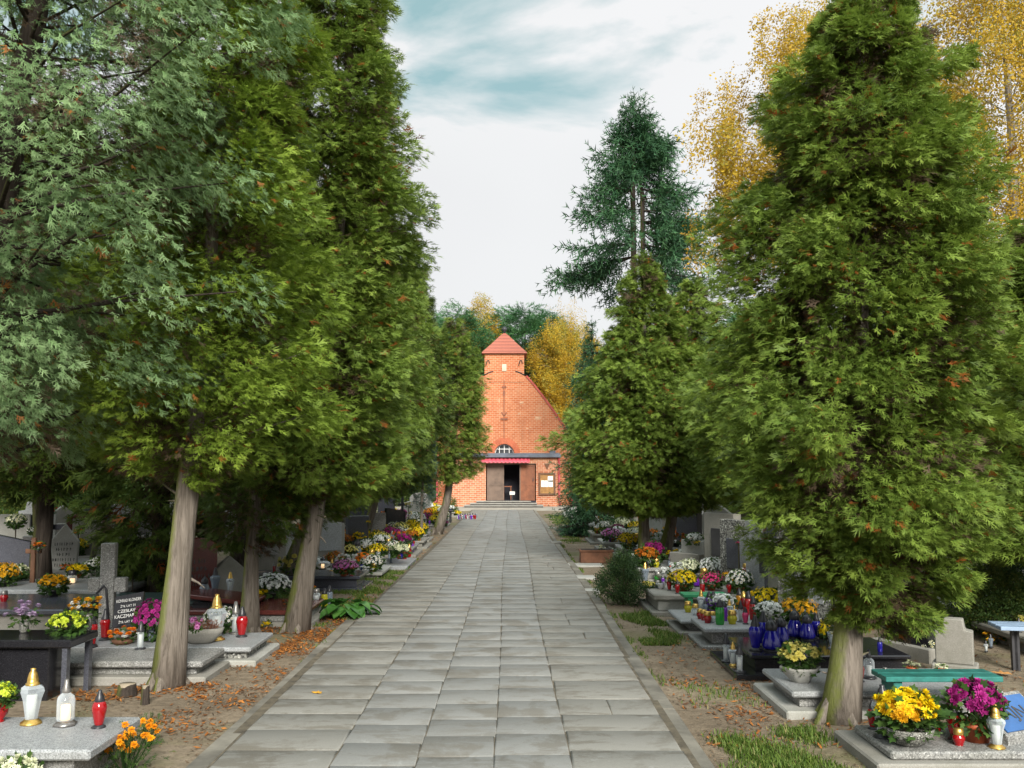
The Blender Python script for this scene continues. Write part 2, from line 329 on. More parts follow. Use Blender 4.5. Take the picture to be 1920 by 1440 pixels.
sd_ = N(t, 'ShaderNodeMapRange', inp={1: 0, 2: 1, 3: .38, 4: .8}); t.links.new(a2, sd_.inputs[0]); t.links.new(sd_.outputs[0], ml.inputs[1]); c = mixc(t, ml.outputs[0], c, (.085, .07, .045))
n2 = noise(t, 110, 3, .7, v); c = mixc(t, .35, c, mixc(t, n2, (.075, .075, .07), (.34, .34, .32)))
n3 = noise(t, 7, 5, .7, v); r3 = ramp(t, [(.62, (0, 0, 0)), (.7, (1, 1, 1))]); t.links.new(n3, r3.inputs[0])
ml = N(t, 'ShaderNodeMath', operation='MULTIPLY', inp={1: .35}); t.links.new(r3.outputs[0], ml.inputs[0]); c = mixc(t, ml.outputs[0], c, (.32, .33, .32))
t.links.new(c, b.inputs['Base Color']); b.inputs['Roughness'].default_value = .8; b.inputs['Specular IOR Level'].default_value = .3; bump(t, b, n2, .35, .006)
bedm = mat_plain('joint_dirt', (.095, .08, .055), .95, .5, 9, bs=.5)
PX = [-1.80, -1.06, -.55, -.115, .355, 1.10]
V = []; Fc = []; R = []; SD = []
def slab(x0, x1, y0, y1, rn, sd):
    j = lambda s: rng.uniform(-s, s)
    top = .028+rng.uniform(-.004, .004); tx, ty = j(.0022), j(.0022); g = .003
    P = np.array([[x0+g+j(.005), y0+g+j(.006)], [x1-g+j(.005), y0+g+j(.007)], [x1-g+j(.006), y1-g+j(.007)], [x0+g+j(.006), y1-g+j(.007)]])
    cen = P.mean(0); k = len(V)*1
    def ring(s, z):
        for p in P:
            q = cen+(p-cen)*s; V.append((q[0], q[1], z+tx*(q[0]-cen[0])/.5+ty*(q[1]-cen[1])/.5)); R.append(rn); SD.append(sd)
    w = min(x1-x0, y1-y0); ring(1, -.02); ring(1, top-.006); ring(1-.018/w, top)
    for L in (0, 4):
        for i in range(4): Fc.append((k+L+i, k+L+(i+1) % 4, k+L+4+(i+1) % 4, k+L+4+i))
    Fc.append((k+8, k+9, k+10, k+11))
for ci in range(5):
    y = 2.6+rng.uniform(0, .45); wig = rng.uniform(0, 6)
    while y < 45.6:
        ln = .455+rng.uniform(-.02, .02)
        if ci in (0, 4) and rng.random() < .12: ln *= 1.4
        ox = .022*math.sin(y*.35+ci*1.7); ox2 = .022*math.sin(y*.35+(ci+1)*1.7)
        sd = 1.0 if ci in (0, 4) else .15*rng.random(); rn = float(np.clip(rng.normal(.5, .22), 0, 1))
        if ci == 4 and rng.random() < .3:
            xm = PX[4]+(PX[5]-PX[4])*rng.uniform(.4, .6); slab(PX[4]+ox, xm, y, y+ln, rn, sd); slab(xm, PX[5]+ox2, y, y+ln, float(rng.random()), sd)
        else: slab(PX[ci]+ox, PX[ci+1]+ox2, y, y+ln, rn, sd)
        y += ln
path = tag(put('path', mesh_np('path', V, Fc, {'rnd': R, 'side': SD}), pm), kind='structure')
mb = MB(); mb.box(-1.86, 1.13, 2.4, 46, -.05, .019); tag(mb.build('path_bed', bedm), kind='structure')
km = mat_plain('kerb_concrete', (.155, .145, .12), .9, .55, 2.5, bs=.4)
for nm, x0, x1, segs in (('left', -1.95, -1.808, ((2.4, 9.4), (9.43, 13.0))), ('right', 1.108, 1.245, ((2.4, 7.2), (7.23, 12.4), (12.43, 20), (20.03, 33), (33.03, 45.5)))):
    mb = MB()
    for y0, y1 in segs:
        n = max(2, int((y1-y0)/.5)); ysr = np.linspace(y0, y1, n); prev = None
        for yy in ysr:
            ob = .022*math.sin(yy*.35+(0 if nm == 'left' else 5)*1.7); o = ob+.010*math.sin(yy*.9+x0)*0; zt = .016+.007*math.sin(yy*1.3+x0*3)
            q = [mb.bm.verts.new((x0+o, yy, -.06)), mb.bm.verts.new((x0+o, yy, zt-.012)), mb.bm.verts.new((x0+o+.014, yy, zt)), mb.bm.verts.new((x1+o-.012, yy, zt)), mb.bm.verts.new((x1+o, yy, zt-.01)), mb.bm.verts.new((x1+o, yy, -.06))]
            if prev:
                for i in range(5): mb.bm.faces.new((prev[i], prev[i+1], q[i+1], q[i]))
            else: mb.bm.faces.new(q)
            prev = q
        mb.bm.faces.new(prev[::-1])
    tag(mb.build('kerb', km), kind='structure')
# forecourt before the chapel
fm = mat_plain('pale_forecourt_gravel', (.30, .275, .23), .95, .25, 2.2, bs=.4)
mb = MB(); mb.box(-14, 14, 45.4, 58, -.06, .004); tag(mb.build('forecourt', fm), kind='structure')
# ------------------------------------------------------------------ grass, litter
def blades(name, spots, mat, h=(.014, .05)):
    P = []
    for (x0, x1, y0, y1, n) in spots:
        m = n*3; p = np.stack([rng.uniform(x0, x1, m), rng.uniform(y0, y1, m)], -1)
        f = np.sin(p[:, 0]*4.1+1.7)*np.sin(p[:, 1]*3.3+.4)+np.sin(p[:, 0]*9+p[:, 1]*7)*.6+rng.normal(0, .35, m); ex = np.minimum.reduce([p[:, 0]-x0, x1-p[:, 0], p[:, 1]-y0, y1-p[:, 1]])
        P.append(p[np.argsort(-(f+np.clip(ex*6, 0, 1.5)))[:n]])
    P = np.concatenate(P); n = len(P); hh = rng.uniform(h[0], h[1], n)*np.where(rng.random(n) < .08, 1.7, 1); th = rng.uniform(0, 2*PI, n); ln = rng.uniform(.2, .9, n)
    d = np.stack([np.cos(th), np.sin(th)], -1); s = np.stack([-np.sin(th), np.cos(th)], -1)*.0024*(1+.10*P[:, 1:2])
    z0 = gh(P[:, 0], P[:, 1])-.004
    base = np.concatenate([P, z0[:, None]], 1); mid = np.concatenate([P+d*(hh*ln*.3)[:, None], (z0+hh*.6)[:, None]], 1); tip = np.concatenate([P+d*(hh*ln)[:, None], (z0+hh)[:, None]], 1)
    s3 = np.concatenate([s, np.zeros((n, 1))], 1)
    Vv = np.stack([base-s3, base+s3, mid+s3*.8, mid-s3*.8, tip], 1).reshape(-1, 3); i = np.arange(n)*5
    T = np.concatenate([np.stack([i, i+1, i+2], 1), np.stack([i, i+2, i+3], 1), np.stack([i+3, i+2, i+4], 1)])
    return tag(put(name, mesh_np(name, Vv, T, {'rnd': np.repeat(rng.random(n), 5), 'tip': np.tile([0, 0, .5, .5, 1.], n)}), mat), kind='stuff')
M['grass'] = mat_leaf('grass_blades', [(0, (.05, .09, .015)), (.5, (.10, .17, .025)), (.85, (.15, .22, .04)), (1, (.28, .24, .10))], trans=.35)
blades('grass', [(1.25, 2.25, 5.0, 6.9, 8200), (2.2, 3.9, 5.1, 5.72, 1800), (1.35, 1.9, 9.9, 12.4, 8000), (1.3, 2.1, 7.2, 8.4, 300), (-2.35, -1.95, 11.2, 14.4, 2600), (-1.98, -1.86, 9, 20, 900), (1.2, 1.32, 8, 24, 900), (-2.7, -1.85, 14.1, 17.8, 5200), (-3.3, -1.9, 17.4, 18, 900),
                 (1.3, 2.0, 24, 27, 900), (1.4, 2.6, 33, 41, 3800), (3.6, 4.6, 44, 47, 800), (4.2, 6.4, 6.9, 8.2, 500), (-4.6, -3.4, 11.2, 11.6, 800), (-3.9, -3.0, 12.9, 14.3, 1500)], M['grass'])
lm = mat_leaf('fallen_leaves', [(0, (.10, .04, .015)), (.5, (.24, .085, .02)), (1, (.42, .17, .04))], trans=.1)
def litter(name, spots, size, mat):
    P = []
    for (x0, x1, y0, y1, n) in spots:
        m = n*2; p = np.stack([rng.uniform(x0, x1, m), rng.uniform(y0, y1, m)], -1); f = np.sin(p[:, 0]*5+p[:, 1]*2)*np.sin(p[:, 1]*4.4-p[:, 0])+rng.normal(0, .5, m); P.append(p[np.argsort(-f)[:n]])
    P = np.concatenate(P); n = len(P); th = rng.uniform(0, 2*PI, n); d = np.stack([np.cos(th), np.sin(th), rng.normal(0, .25, n)], -1); s = np.stack([-np.sin(th), np.cos(th), rng.normal(0, .25, n)], -1)
    sz = rng.uniform(.35, 1.5, n)[:, None]*size; c = np.concatenate([P, (gh(P[:, 0], P[:, 1])+.009)[:, None]], 1)
    up = np.zeros((n, 3)); up[:, 2] = size*.25
    Vv = np.stack([c-d*sz, c+s*sz*.35+up*.3, c+d*sz+up, c-s*sz*.35], 1).reshape(-1, 3)
    return tag(put(name, mesh_np(name, Vv, np.arange(n*4).reshape(-1, 4), {'rnd': np.repeat(rng.random(n), 4)}), mat), kind='stuff')
M['twigs'] = mat_leaf('dry_twigs', [(0, (.05, .035, .022)), (.5, (.11, .075, .045)), (1, (.2, .14, .085))], trans=0)
litter('dry_twigs_and_needles', [(-3.4, -1.9, 5.5, 14, 5200), (1.25, 2.6, 5.2, 14, 3600), (-1.85, 1.15, 4.4, 16, 420), (-2.6, -1.75, 14, 30, 1500), (1.2, 2.2, 14, 34, 1500), (3.4, 5.8, 6, 10, 1200), (-1.95, -1.7, 4.8, 20, 700), (1.02, 1.3, 4.8, 20, 700)], .013, M['twigs'])
litter('fallen_leaves', [(-2.6, -1.95, 6.2, 9.2, 700), (-2.35, -1.9, 9.2, 12, 1500), (-3.6, -2.45, 7.6, 8.25, 900), (-2.9, -2.2, 9.8, 11.6, 900), (-2.3, -1.9, 12, 15, 500), (-2.6, -1.75, 18, 30, 900), (1.3, 2.3, 6.3, 8.4, 700), (1.4, 2.2, 8, 11, 250),
                          (1.5, 2.6, 20, 34, 500), (2.2, 2.9, 6.6, 7.0, 260), (3.6, 5.6, 6.8, 9.4, 300), (-1.8, 1.1, 4.5, 16, 150)], .022, lm)
def broad_leaf(loc, s, col, label):
    mb = MB(); o = [(0, -1, 0), (.25, -.8, .05), (.75, -.55, .12), (.5, -.15, .05), (.95, .3, .2), (.4, .35, .08), (.3, .9, .12), (0, 1.2, .1), (-.3, .8, .1), (-.45, .3, .06), (-.95, .25, .18), (-.5, -.2, .05), (-.7, -.6, .15), (-.25, -.8, .04)]
    vs = [mb.bm.verts.new((x*s, y*s, z*s)) for x, y, z in o]; cv = mb.bm.verts.new((0, 0, .01))
    for i in range(len(vs)): mb.bm.faces.new((cv, vs[i], vs[(i+1) % len(vs)]))
    return tag(mb.build('fallen_leaf', col, loc=loc, rot=(0, 0, 1.1)), label, 'leaf')
p = gz(594, 1299, .034); broad_leaf(p, .045, mat_plain('yellow_leaf', (.5, .26, .02), .6, .2), 'single yellow fallen leaf lying on the left slabs of the path')
p = gz(1880, 1263, 0); broad_leaf(p, .08, mat_plain('tan_leaf', (.42, .2, .06), .7, .2), 'large tan fallen leaf on the bare soil below the blue-grey bench')
# ------------------------------------------------------------------ chapel
def brickmat(name, sc, base1, base2, mort, pale=.35):
    m, t, b = nt(name); v = coords(t, False); sp = N(t, 'ShaderNodeSeparateXYZ'); t.links.new(v, sp.inputs[0])
    adx = N(t, 'ShaderNodeMath', operation='ADD'); t.links.new(sp.outputs['X'], adx.inputs[0]); t.links.new(sp.outputs['Y'], adx.inputs[1])
    cb = N(t, 'ShaderNodeCombineXYZ'); t.links.new(adx.outputs[0], cb.inputs[0]); t.links.new(sp.outputs['Z'], cb.inputs[1])
    br = N(t, 'ShaderNodeTexBrick', inp={'Color1': (*base1, 1), 'Color2': (*base2, 1), 'Mortar': (*mort, 1), 'Scale': sc, 'Mortar Size': .013, 'Mortar Smooth': .3, 'Brick Width': .26, 'Row Height': .105, 'Bias': -.1}); t.links.new(cb.outputs[0], br.inputs['Vector'])
    n = noise(t, .9, 6, .65, v, .3); r = ramp(t, [(.56, (0, 0, 0)), (.74, (1, 1, 1))]); t.links.new(n, r.inputs[0])
    ml = N(t, 'ShaderNodeMath', operation='MULTIPLY', inp={1: pale}); t.links.new(r.outputs[0], ml.inputs[0]); c = mixc(t, ml.outputs[0], br.outputs['Color'], (.55, .38, .24))
    n3 = noise(t, 3.4, 5, .7, v); c = mixc(t, .4, c, mixc(t, n3, (.32, .14, .09), (.66, .62, .6)), 'OVERLAY')
    ms_ = N(t, 'ShaderNodeMapping'); ms_.inputs['Scale'].default_value = (1.6, 1.6, .22); t.links.new(v, ms_.inputs[0]); n6 = noise(t, 1.3, 6, .7, ms_.outputs[0]); r6 = ramp(t, [(.52, (0, 0, 0)), (.68, (1, 1, 1))]); t.links.new(n6, r6.inputs[0])
    ml = N(t, 'ShaderNodeMath', operation='MULTIPLY', inp={1: .38}); t.links.new(r6.outputs[0], ml.inputs[0]); c = mixc(t, ml.outputs[0], c, (.20, .085, .05))
    t.links.new(c, b.inputs['Base Color']); b.inputs['Roughness'].default_value = .9; b.inputs['Specular IOR Level'].default_value = .15; bump(t, b, br.outputs['Fac'], -.5, .02); return m
brick = brickmat('orange_red_brick', 1.0, (.46, .145, .06), (.55, .215, .10), (.54, .37, .25))
brick2 = brickmat('mottled_porch_brick', 1.0, (.41, .135, .068), (.52, .245, .135), (.55, .42, .32), .5)
rm, t, b = nt('red_roof_tiles'); v = coords(t, False)
wv = N(t, 'ShaderNodeTexWave', wave_type='BANDS', bands_direction='Z', inp={'Scale': 1.5, 'Distortion': .3}); t.links.new(v, wv.inputs[0])
r = ramp(t, [(.1, (.17, .05, .03)), (.5, (.33, .095, .055))]); t.links.new(wv.outputs['Fac'], r.inputs[0]); t.links.new(mixc(t, .4, r.outputs[0], mixc(t, noise(t, 9, 4, .6, v), (.2, .06, .05), (.5, .16, .1))), b.inputs['Base Color'])
b.inputs['Roughness'].default_value = .7; bump(t, b, wv.outputs['Fac'], .6, .05)
coping = mat_plain('red_coping', (.42, .075, .055), .7, .25, 3); zinc = mat_plain('dark_zinc', (.085, .10, .13), .45, .35, 2); redpaint = mat_plain('red_painted_metal', (.36, .045, .05), .45, .2, 4)
pinkroof = mat_plain('raspberry_sheet', (.42, .05, .075), .5, .2, 3); doorg = mat_plain('weathered_grey_door', (.145, .10, .075), .7, .25, 3); doorr = mat_plain('reddish_brown_door', (.20, .065, .025), .55, .3, 3)
darkin = mat_plain('dark_interior', (.03, .03, .04), .9, .3, 2); stonep = mat_plain('pale_stone', (.58, .50, .38), .8, .2, 4); stepm = mat_stone('step_stone', (.30, .29, .26), (.14, .14, .13), (.45, .44, .42), 40, .5, .8, (.12, .11, .09), .5, .2)
patchm = mat_plain('pale_brick_patch', (.55, .33, .2), .9, .2, 6)
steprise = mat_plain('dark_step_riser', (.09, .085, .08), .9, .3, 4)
ch = thing('chapel', 'small orange-red brick chapel with curved gable and tiled bell turret at the path end', 'chapel', (0, 0, 0))
D1 = 53.0
def fx(px, d=D1): return gd(px, 888, d).x
def fz(py, d=D1): return gd(957, py, d).z
cxm = fx(945.5)
right = [(1072, 0), (1071, 830), (1062, 808), (1050, 790), (1035, 768), (1018, 745), (1001, 723), (986, 706), (975, 697), (966, 692)]
R_ = [(fx(x), 0.0 if y == 0 else fz(y)) for x, y in right]; L_ = [(2*cxm-x, z) for x, z in reversed(R_)]
# gable wall with a half-round window opening: built as two prisms meeting on the centre line
wx0, wx1, wz0 = fx(927), fx(964), fz(852); wr = (wx1-wx0)/2
arc = [(cxm+wr*math.cos(a), wz0+wr*1.05*math.sin(a)) for a in np.linspace(PI/2, 0, 9)]
rpoly = [R_[-1]]+[(cxm, R_[-1][1])]+arc+[(cxm+wr, 0)]+R_[:-1]
mb = MB(); mb.prism(rpoly, D1, D1+.5); mb.prism([(2*cxm-x, z) for x, z in rpoly][::-1], D1, D1+.5); mb.box(cxm-wr, cxm+wr, D1, D1+.5, wz0-.6, wz0)
mb.build('gable_wall', brick, ch)
full = R_+L_
sh = [(cxm+(x-cxm)*.985, z-.12 if z > 1 else z) for x, z in full]
mb = MB(); mb.prism(sh, D1+.5, D1+15); mb.build('nave_roof', rm, ch)
mb = MB(); mb.box(fx(820), fx(1071), D1+.5, D1+15.1, 0, fz(838)-.1); mb.build('nave_wall', brick, ch)
for sgn in (1, -1):
    mb = MB(); pts = [(cxm+sgn*(x-cxm), z) for x, z in R_[1:8]]
    for (xa, za), (xb, zb) in zip(pts, pts[1:]):
        nx, nz = (zb-za), -(xb-xa); l = math.hypot(nx, nz); nx, nz = nx/l*sgn, nz/l*sgn
        if nz < 0: nx, nz = -nx, -nz
        mb.prism([(xa, za), (xb, zb), (xb+nx*.1, zb+nz*.1), (xa+nx*.1, za+nz*.1)], D1-.07, D1+.56)
    mb.build('coping', coping, ch)
# bell turret
tx0, tx1, tz0, tz1 = fx(908), fx(983), fz(703), fz(662)
mb = MB(); mb.box(tx0, tx1, D1-.03, D1+2.1, tz0-.4, tz1); tw = mb.build('turret_wall', brick, ch)
mb = MB(); rings = []
for w, z in ((1.14, tz1-.03), (1.13, tz1+.03), (.62, tz1+.62), (.2, tz1+1.13), (.001, tz1+1.32)):
    hw = (tx1-tx0)/2*w; hy = 1.07*w; rings.append([mb.bm.verts.new((cxm+a*hw, D1+1.02+b_*hy, z)) for a, b_ in ((-1, -1), (1, -1), (1, 1), (-1, 1))])
for a, b_ in zip(rings, rings[1:]):
    for i in range(4): mb.bm.faces.new((a[i], a[(i+1) % 4], b_[(i+1) % 4], b_[i]))
mb.bm.faces.new(rings[0][::-1]); tr = mb.build('turret_roof', rm, ch)
mb = MB(); mb.lathe([(0, 0), (.07, 0), (.06, .12), (.13, .2), (.16, .28), (.13, .36), (.05, .42), (0, .44)], 12, (cxm, D1+1.02, tz1+1.22)); mb.build('finial', M['iron'], ch)
mb = MB(); mb.box(fx(941), fx(949.5), D1-.075, D1-.028, fz(696), fz(683), .01); mb.build('stone_plaque', stonep, ch)
for px in (914, 976):
    mb = MB(); x = fx(px); z = fz(680); mb.tube([(x-.1, D1-.06, z-.16), (x-.03, D1-.07, z+.1), (x+.06, D1-.07, z+.14), (x+.1, D1-.06, z-.05)], .025, 6); mb.build('wall_anchor', M['iron'], ch)
for sgn in (1, -1): mb = MB(); mb.tube([(cxm+sgn*.62, D1-.05, tz0+.2), (cxm+sgn*.85, D1-.06, tz0+.14), (cxm+sgn*1.14, D1-.05, tz0-.02)], .03, 6); mb.build('drip_moulding', M['iron'], ch)
# long iron cross on the gable
mb = MB(); x = fx(945); mb.box(x-.022, x+.022, D1-.05, D1-.002, fz(822), fz(712)); mb.box(x-.12, x+.12, D1-.055, D1-.004, fz(727), fz(724)); mb.box(x-.2, x+.2, D1-.055, D1-.004, fz(787), fz(784)); mb.tube([(x-.13, D1-.03, fz(773)), (x, D1-.04, fz(780)), (x+.13, D1-.03, fz(773))], .035, 6); mb.box(x-.06, x+.06, D1-.06, D1-.004, fz(742), fz(733)); mb.build('wall_cross', mat_plain('rusty_iron', (.25, .10, .06), .8, .3, 4), ch)
for px, py, w, h in ((1018-9, 784, .3, .14), (974, 776, .2, .16), (992, 802, .28, .1), (978, 755, .22, .08), (934, 751, .2, .18), (956, 693, .2, .18), (922, 803, .15, .12)):
    mb = MB(); mb.box(fx(px)-w/2, fx(px)+w/2, D1-.006, D1+.004, fz(py)-h/2, fz(py)+h/2, jit=.02); mb.build('brick_patch', patchm, ch)
# arched window and its brick arch
mb = MB(); n = 17
for i in range(n):
    a0, a1 = PI*i/n+.012, PI*(i+1)/n-.012
    q = [(cxm+r_*math.cos(a), wz0+r_*1.03*math.sin(a)) for r_, a in ((wr+.02, a0), (wr+.02, a1), (wr+.34, a1), (wr+.34, a0))]; mb.prism(q, D1-.045, D1+.05)
mb.build('window_arch', mat_plain('arch_brick', (.50, .14, .07), .9, .25, 3), ch)
mb = MB(); mb.prism([(cxm+wr*math.cos(a), wz0+wr*1.05*math.sin(a)) for a in np.linspace(0, PI, 17)], D1+.22, D1+.26); wn = mb.build('window', mat_plain('dusty_dark_glass', (.05, .055, .06), .12, .3, 3), ch)
mb = MB()
for k in (-.5, 0, .5): mb.box(cxm+k*wr-.018, cxm+k*wr+.018, D1+.15, D1+.215, wz0, wz0+wr*1.03*math.sqrt(1-k*k))
mb.box(cxm-wr*.82, cxm+wr*.82, D1+.155, D1+.21, wz0+wr*.55-.018, wz0+wr*.55+.018); mb.tube([(cxm+(wr-.03)*math.cos(a), D1+.18, wz0+(wr-.03)*1.05*math.sin(a)) for a in np.linspace(0, PI, 15)], .03, 5); mb.build('window_bars', M['white_paint'], wn)
# porch
D2 = 51.0
def qx(px): return fx(px, D2)
def qz(py): return fz(py, D2)
px0, px1, dz0, dz1, pz = qx(838), qx(1045), .32, qz(869), qz(858)
dx0, dx1 = qx(911), qx(1005)
mb = MB(); mb.box(px0, dx0, D2, D2+2.0, 0, pz); mb.box(dx1, px1, D2, D2+2.0, 0, pz); mb.box(dx0, dx1, D2, D2+.35, dz1, pz); mb.build('porch_wall', brick2, ch)
mb = MB(); mb.box(dx0, dx1, D2+1.9, D2+1.95, 0, pz); mb.box(dx0, dx1, D2+.02, D2+1.9, .1, dz0-.01); mb.build('porch_interior', darkin, ch)
mb = MB(); mb.box(qx(832), qx(1052), D2-.25, D2+2.0, pz, pz+.14, .02); mb.box(qx(834), qx(1050), D2-.1, D2+2.0, pz+.142, pz+.24); mb.box(qx(1033), qx(1044), D2+1.2, D2+1.9, pz+.24, pz+.4); mb.build('porch_roof', zinc, ch)
# scalloped awning
V = []; Fc = []; n = 72; ax0, ax1 = qx(903), qx(993)
for i in range(n+1):
    x = ax0+(ax1-ax0)*i/n; w = .025*math.cos(2*PI*i/6)
    for (yy, zz) in ((D2-.02, pz-.02), (D2-.45, pz-.17), (D2-.47, pz-.27)): V.append((x, yy, zz+w)); V.append((x, yy, zz+w-.02))
for i in range(n):
    a, c_ = i*6, (i+1)*6; Fc += [(a, c_, c_+2, a+2), (a+2, c_+2, c_+4, a+4), (a+4, c_+4, c_+5, a+5), (a+3, a+5, c_+5, c_+3), (a+1, a+3, c_+3, c_+1)]
put('awning', mesh_np('awning', V, Fc), pinkroof, ch)
def leaf_door(x0, x1, mat, nm='door'):
    mb = MB(); y = D2+.16; mb.box(x0, x1, y, y+.05, dz0, dz1)
    w = x1-x0; st = .1*w
    mb.box(x0, x0+st, y-.03, y-.001, dz0, dz1); mb.box(x1-st, x1, y-.03, y-.001, dz0, dz1); mb.box(x0+w/2-st/2, x0+w/2+st/2, y-.03, y-.001, dz0, dz1)
    for z in (dz0, dz0+(dz1-dz0)*.4, dz1-.14): mb.box(x0+st, x0+w/2-st/2, y-.029, y-.001, z, z+.13); mb.box(x0+w/2+st/2, x1-st, y-.029, y-.001, z, z+.13)
    d = mb.build(nm, mat, ch); return d
d1 = leaf_door(qx(913), qx(945), doorg); d2 = leaf_door(qx(976), qx(1003), doorr); d1['label'] = 'weathered grey-brown left door leaf'; d2['label'] = 'reddish brown right door leaf'
mb = MB(); mb.box(qx(999), qx(1000.5), D2+.06, D2+.128, 1.35, 1.5); mb.build('door_handle', M['iron'], d2)
mb = MB(); mb.box(qx(911.2), qx(1004.8), D2+.1, D2+.3, dz1-.06, dz1-.002); mb.box(qx(974.2), qx(976), D2+.12, D2+.22, dz0, dz1-.06); mb.build('door_frame', doorg, ch)
for nm, px, d, z1 in (('downpipe', 1048, D2, pz), ('downpipe', 1071.5, D1, 1.5), ('downpipe', 820, D1, 1.7)):
    x = fx(px, d); mb = MB(); sg = 1 if px > 900 else -1; mb.tube([(x, d-.09, z1), (x, d-.09, .3), (x+sg*.05, d-.12, .2), (x+sg*(.02 if px == 1048 else .28), d-.25, .06)], .06, 8)
    mb.tube([(x, d-.09, .9), (x, d-.09, .95)], .075, 8); mb.build(nm, redpaint, ch)
for i, (xa, xb, zt, yf) in enumerate(((qx(873), qx(1017), .11, 49.2), (qx(883), qx(1006), .21, 49.65), (qx(894), qx(995), .31, 50.1))):
    mb = MB(); mb.box(xa, xb, yf, D2-.002, zt-.045, zt, .008); st = mb.build('step', stepm, ch)
    mb = MB(); mb.box(xa+.03, xb-.03, yf+.04, D2-.004, zt-.16 if i == 0 else zt-.1, zt-.046); mb.build('riser', steprise, st)
x = qx(1026); mb = MB(); mb.prism([(x-.15, qz(869)), (x+.15, qz(869)), (x, qz(880))], D2-.06, D2-.002); mb.build('wall_bracket', M['wood_brown'], ch)
# notice board on the porch wall
nb = thing('notice_board', 'dark framed notice board with white papers on the chapel porch wall', 'notice board', (qx(1025.5), D2, 0))
bx = (qx(1038)-qx(1013))/2; z0, z1 = qz(925), qz(890)
mb = MB(); mb.box(-bx, bx, -.045, -.003, z0, z1); mb.build('board', mat_plain('cork', (.32, .17, .06), .9, .25, 6), nb)
mb = MB(); f = .1; mb.box(-bx-f, -bx, -.08, -.004, z0-f, z1+f); mb.box(bx, bx+f, -.08, -.004, z0-f, z1+f); mb.box(-bx, bx, -.079, -.004, z0-f, z0); mb.box(-bx, bx, -.079, -.004, z1, z1+f); mb.build('frame', M['wood_brown'], nb)
for (a, c_, e, g) in ((.12, .88, .62, .92), (-.88, -.36, .10, .44), (-.30, .24, .10, .44), (.30, .88, .10, .44)):
    mb = MB(); mb.box(a*bx, c_*bx, -.052, -.046, z0+e*(z1-z0)*.9+.25 if e < .5 else z0+e*(z1-z0), z0+g*(z1-z0)+.25 if e < .5 else z0+g*(z1-z0)); mb.build('paper', M['white_paint'], nb)
st = thing('wooden_stool', 'wooden stool standing inside the dark chapel doorway', 'stool', (qx(952), D2+.9, .31)); mb = MB(); mb.box(-.28, .22, -.2, .2, .72, .77); mb.build('seat', doorr, st)
for a in (-.22, .17):
    for c_ in (-.15, .15): mb = MB(); mb.box(a-.025, a+.025, c_-.025, c_+.025, 0, .72); mb.build('leg', doorr, st)
cd = thing('sign_card', 'small white card stand on the floor of the chapel doorway', 'card', (qx(960.5), D2+.7, .31)); mb = MB(); mb.box(-.14, .14, -.01, .01, .3, .48); mb.build('card', M['white_paint'], cd); mb = MB(); mb.box(-.02, .02, .012, .03, 0, .45); mb.box(-.1, .1, -.06, .06, 0, .02); mb.build('foot', M['iron'], cd)
# ------------------------------------------------------------------ trees
def nrmz(a): return a/np.maximum(np.linalg.norm(a, axis=-1, keepdims=True), 1e-9)
def tmpl_spray(pairs=4, seed=1, wide=.5):
    """flat feathery conifer spray, stem along +y, side lobes as tapering triangles (some forked)"""
    r = np.random.default_rng(seed); V = []; T = []
    def tri(a, b_, c):
        k = len(V); V.extend([a, b_, c]); T.append((k, k+1, k+2))
    tri((-.03, 0, 0), (.03, 0, 0), (0, 1, -.16))
    for i in range(pairs):
        tpos = .12+.72*i/max(1, pairs-1)
        for s in (-1, 1):
            y0 = tpos+r.uniform(-.04, .04); L = wide*(1-.62*tpos)*r.uniform(.8, 1.15); an = r.uniform(.65, 1.0)
            tx, ty = s*L*math.sin(an), y0+L*math.cos(an); tz = -.16*ty*ty+r.uniform(-.06, .06); w = .085
            tri((0, y0-w*.6, -.1*y0*y0), (0, y0+w, -.1*y0*y0), (tx, ty, tz))
            if L > .3:
                mx, my = tx*.5, y0+(ty-y0)*.5; tri((mx, my-.05, tz*.6), (mx+s*.03, my+.04, tz*.6), (mx+s*.02, my+L*.5, tz-.02)); tri((mx*.9, my, tz*.6), (mx+s*.05, my-.03, tz*.6), (mx+s*L*.42, my-.02, tz-.03))
    return np.array(V, float), np.array(T)
def tmpl_fan(seed, n=5):
    """small irregular hand-like thuja spray: pointed fingers, most of them forked"""
    r = np.random.default_rng(seed); V = []; T = []
    def fing(x, y, an, L, w, dep):
        s, cc = math.sin(an), math.cos(an); tx, ty = x+s*L*.8, y+cc*L; k = len(V); z = lambda yy, xx: -.2*yy*yy+.12*abs(xx)
        V.extend([(x-cc*w, y+s*w, z(y, x)), (x+cc*w, y-s*w, z(y, x)), (tx, ty, z(ty, tx)+r.uniform(-.06, .06))]); T.append((k, k+1, k+2))
        if dep:
            for sg in (-1, 1):
                f = r.uniform(.3, .62); fing(x+s*L*f, y+cc*L*f, an+sg*r.uniform(.45, .85), L*r.uniform(.34, .5), w*.8, 0)
    fing(0, 0, r.uniform(-.15, .15), 1, .042, 1)
    for i in range(n-1):
        y = .08+.5*i/(n-1); fing(0, y, (-1)**i*r.uniform(.45, .95), (1-y)*r.uniform(.55, .95), .042, 1 if r.random() < .8 else 0)
    return np.array(V, float), np.array(T)
def tmpl_leaf(n, seed, size=.16):
    r = np.random.default_rng(seed); V = []; Q = []
    for i in range(n):
        c = np.array([r.uniform(-.35, .35), r.uniform(0, 1), r.uniform(-.3, .3)]); d = nrmz(r.normal(size=3)); e = nrmz(np.cross(d, r.normal(size=3))); k = len(V); s = size*r.uniform(.7, 1.3)
        V.extend([c-d*s, c+e*s*.6, c+d*s, c-e*s*.6]); Q += [(k, k+1, k+2), (k, k+2, k+3)]
    return np.array(V), np.array(Q)
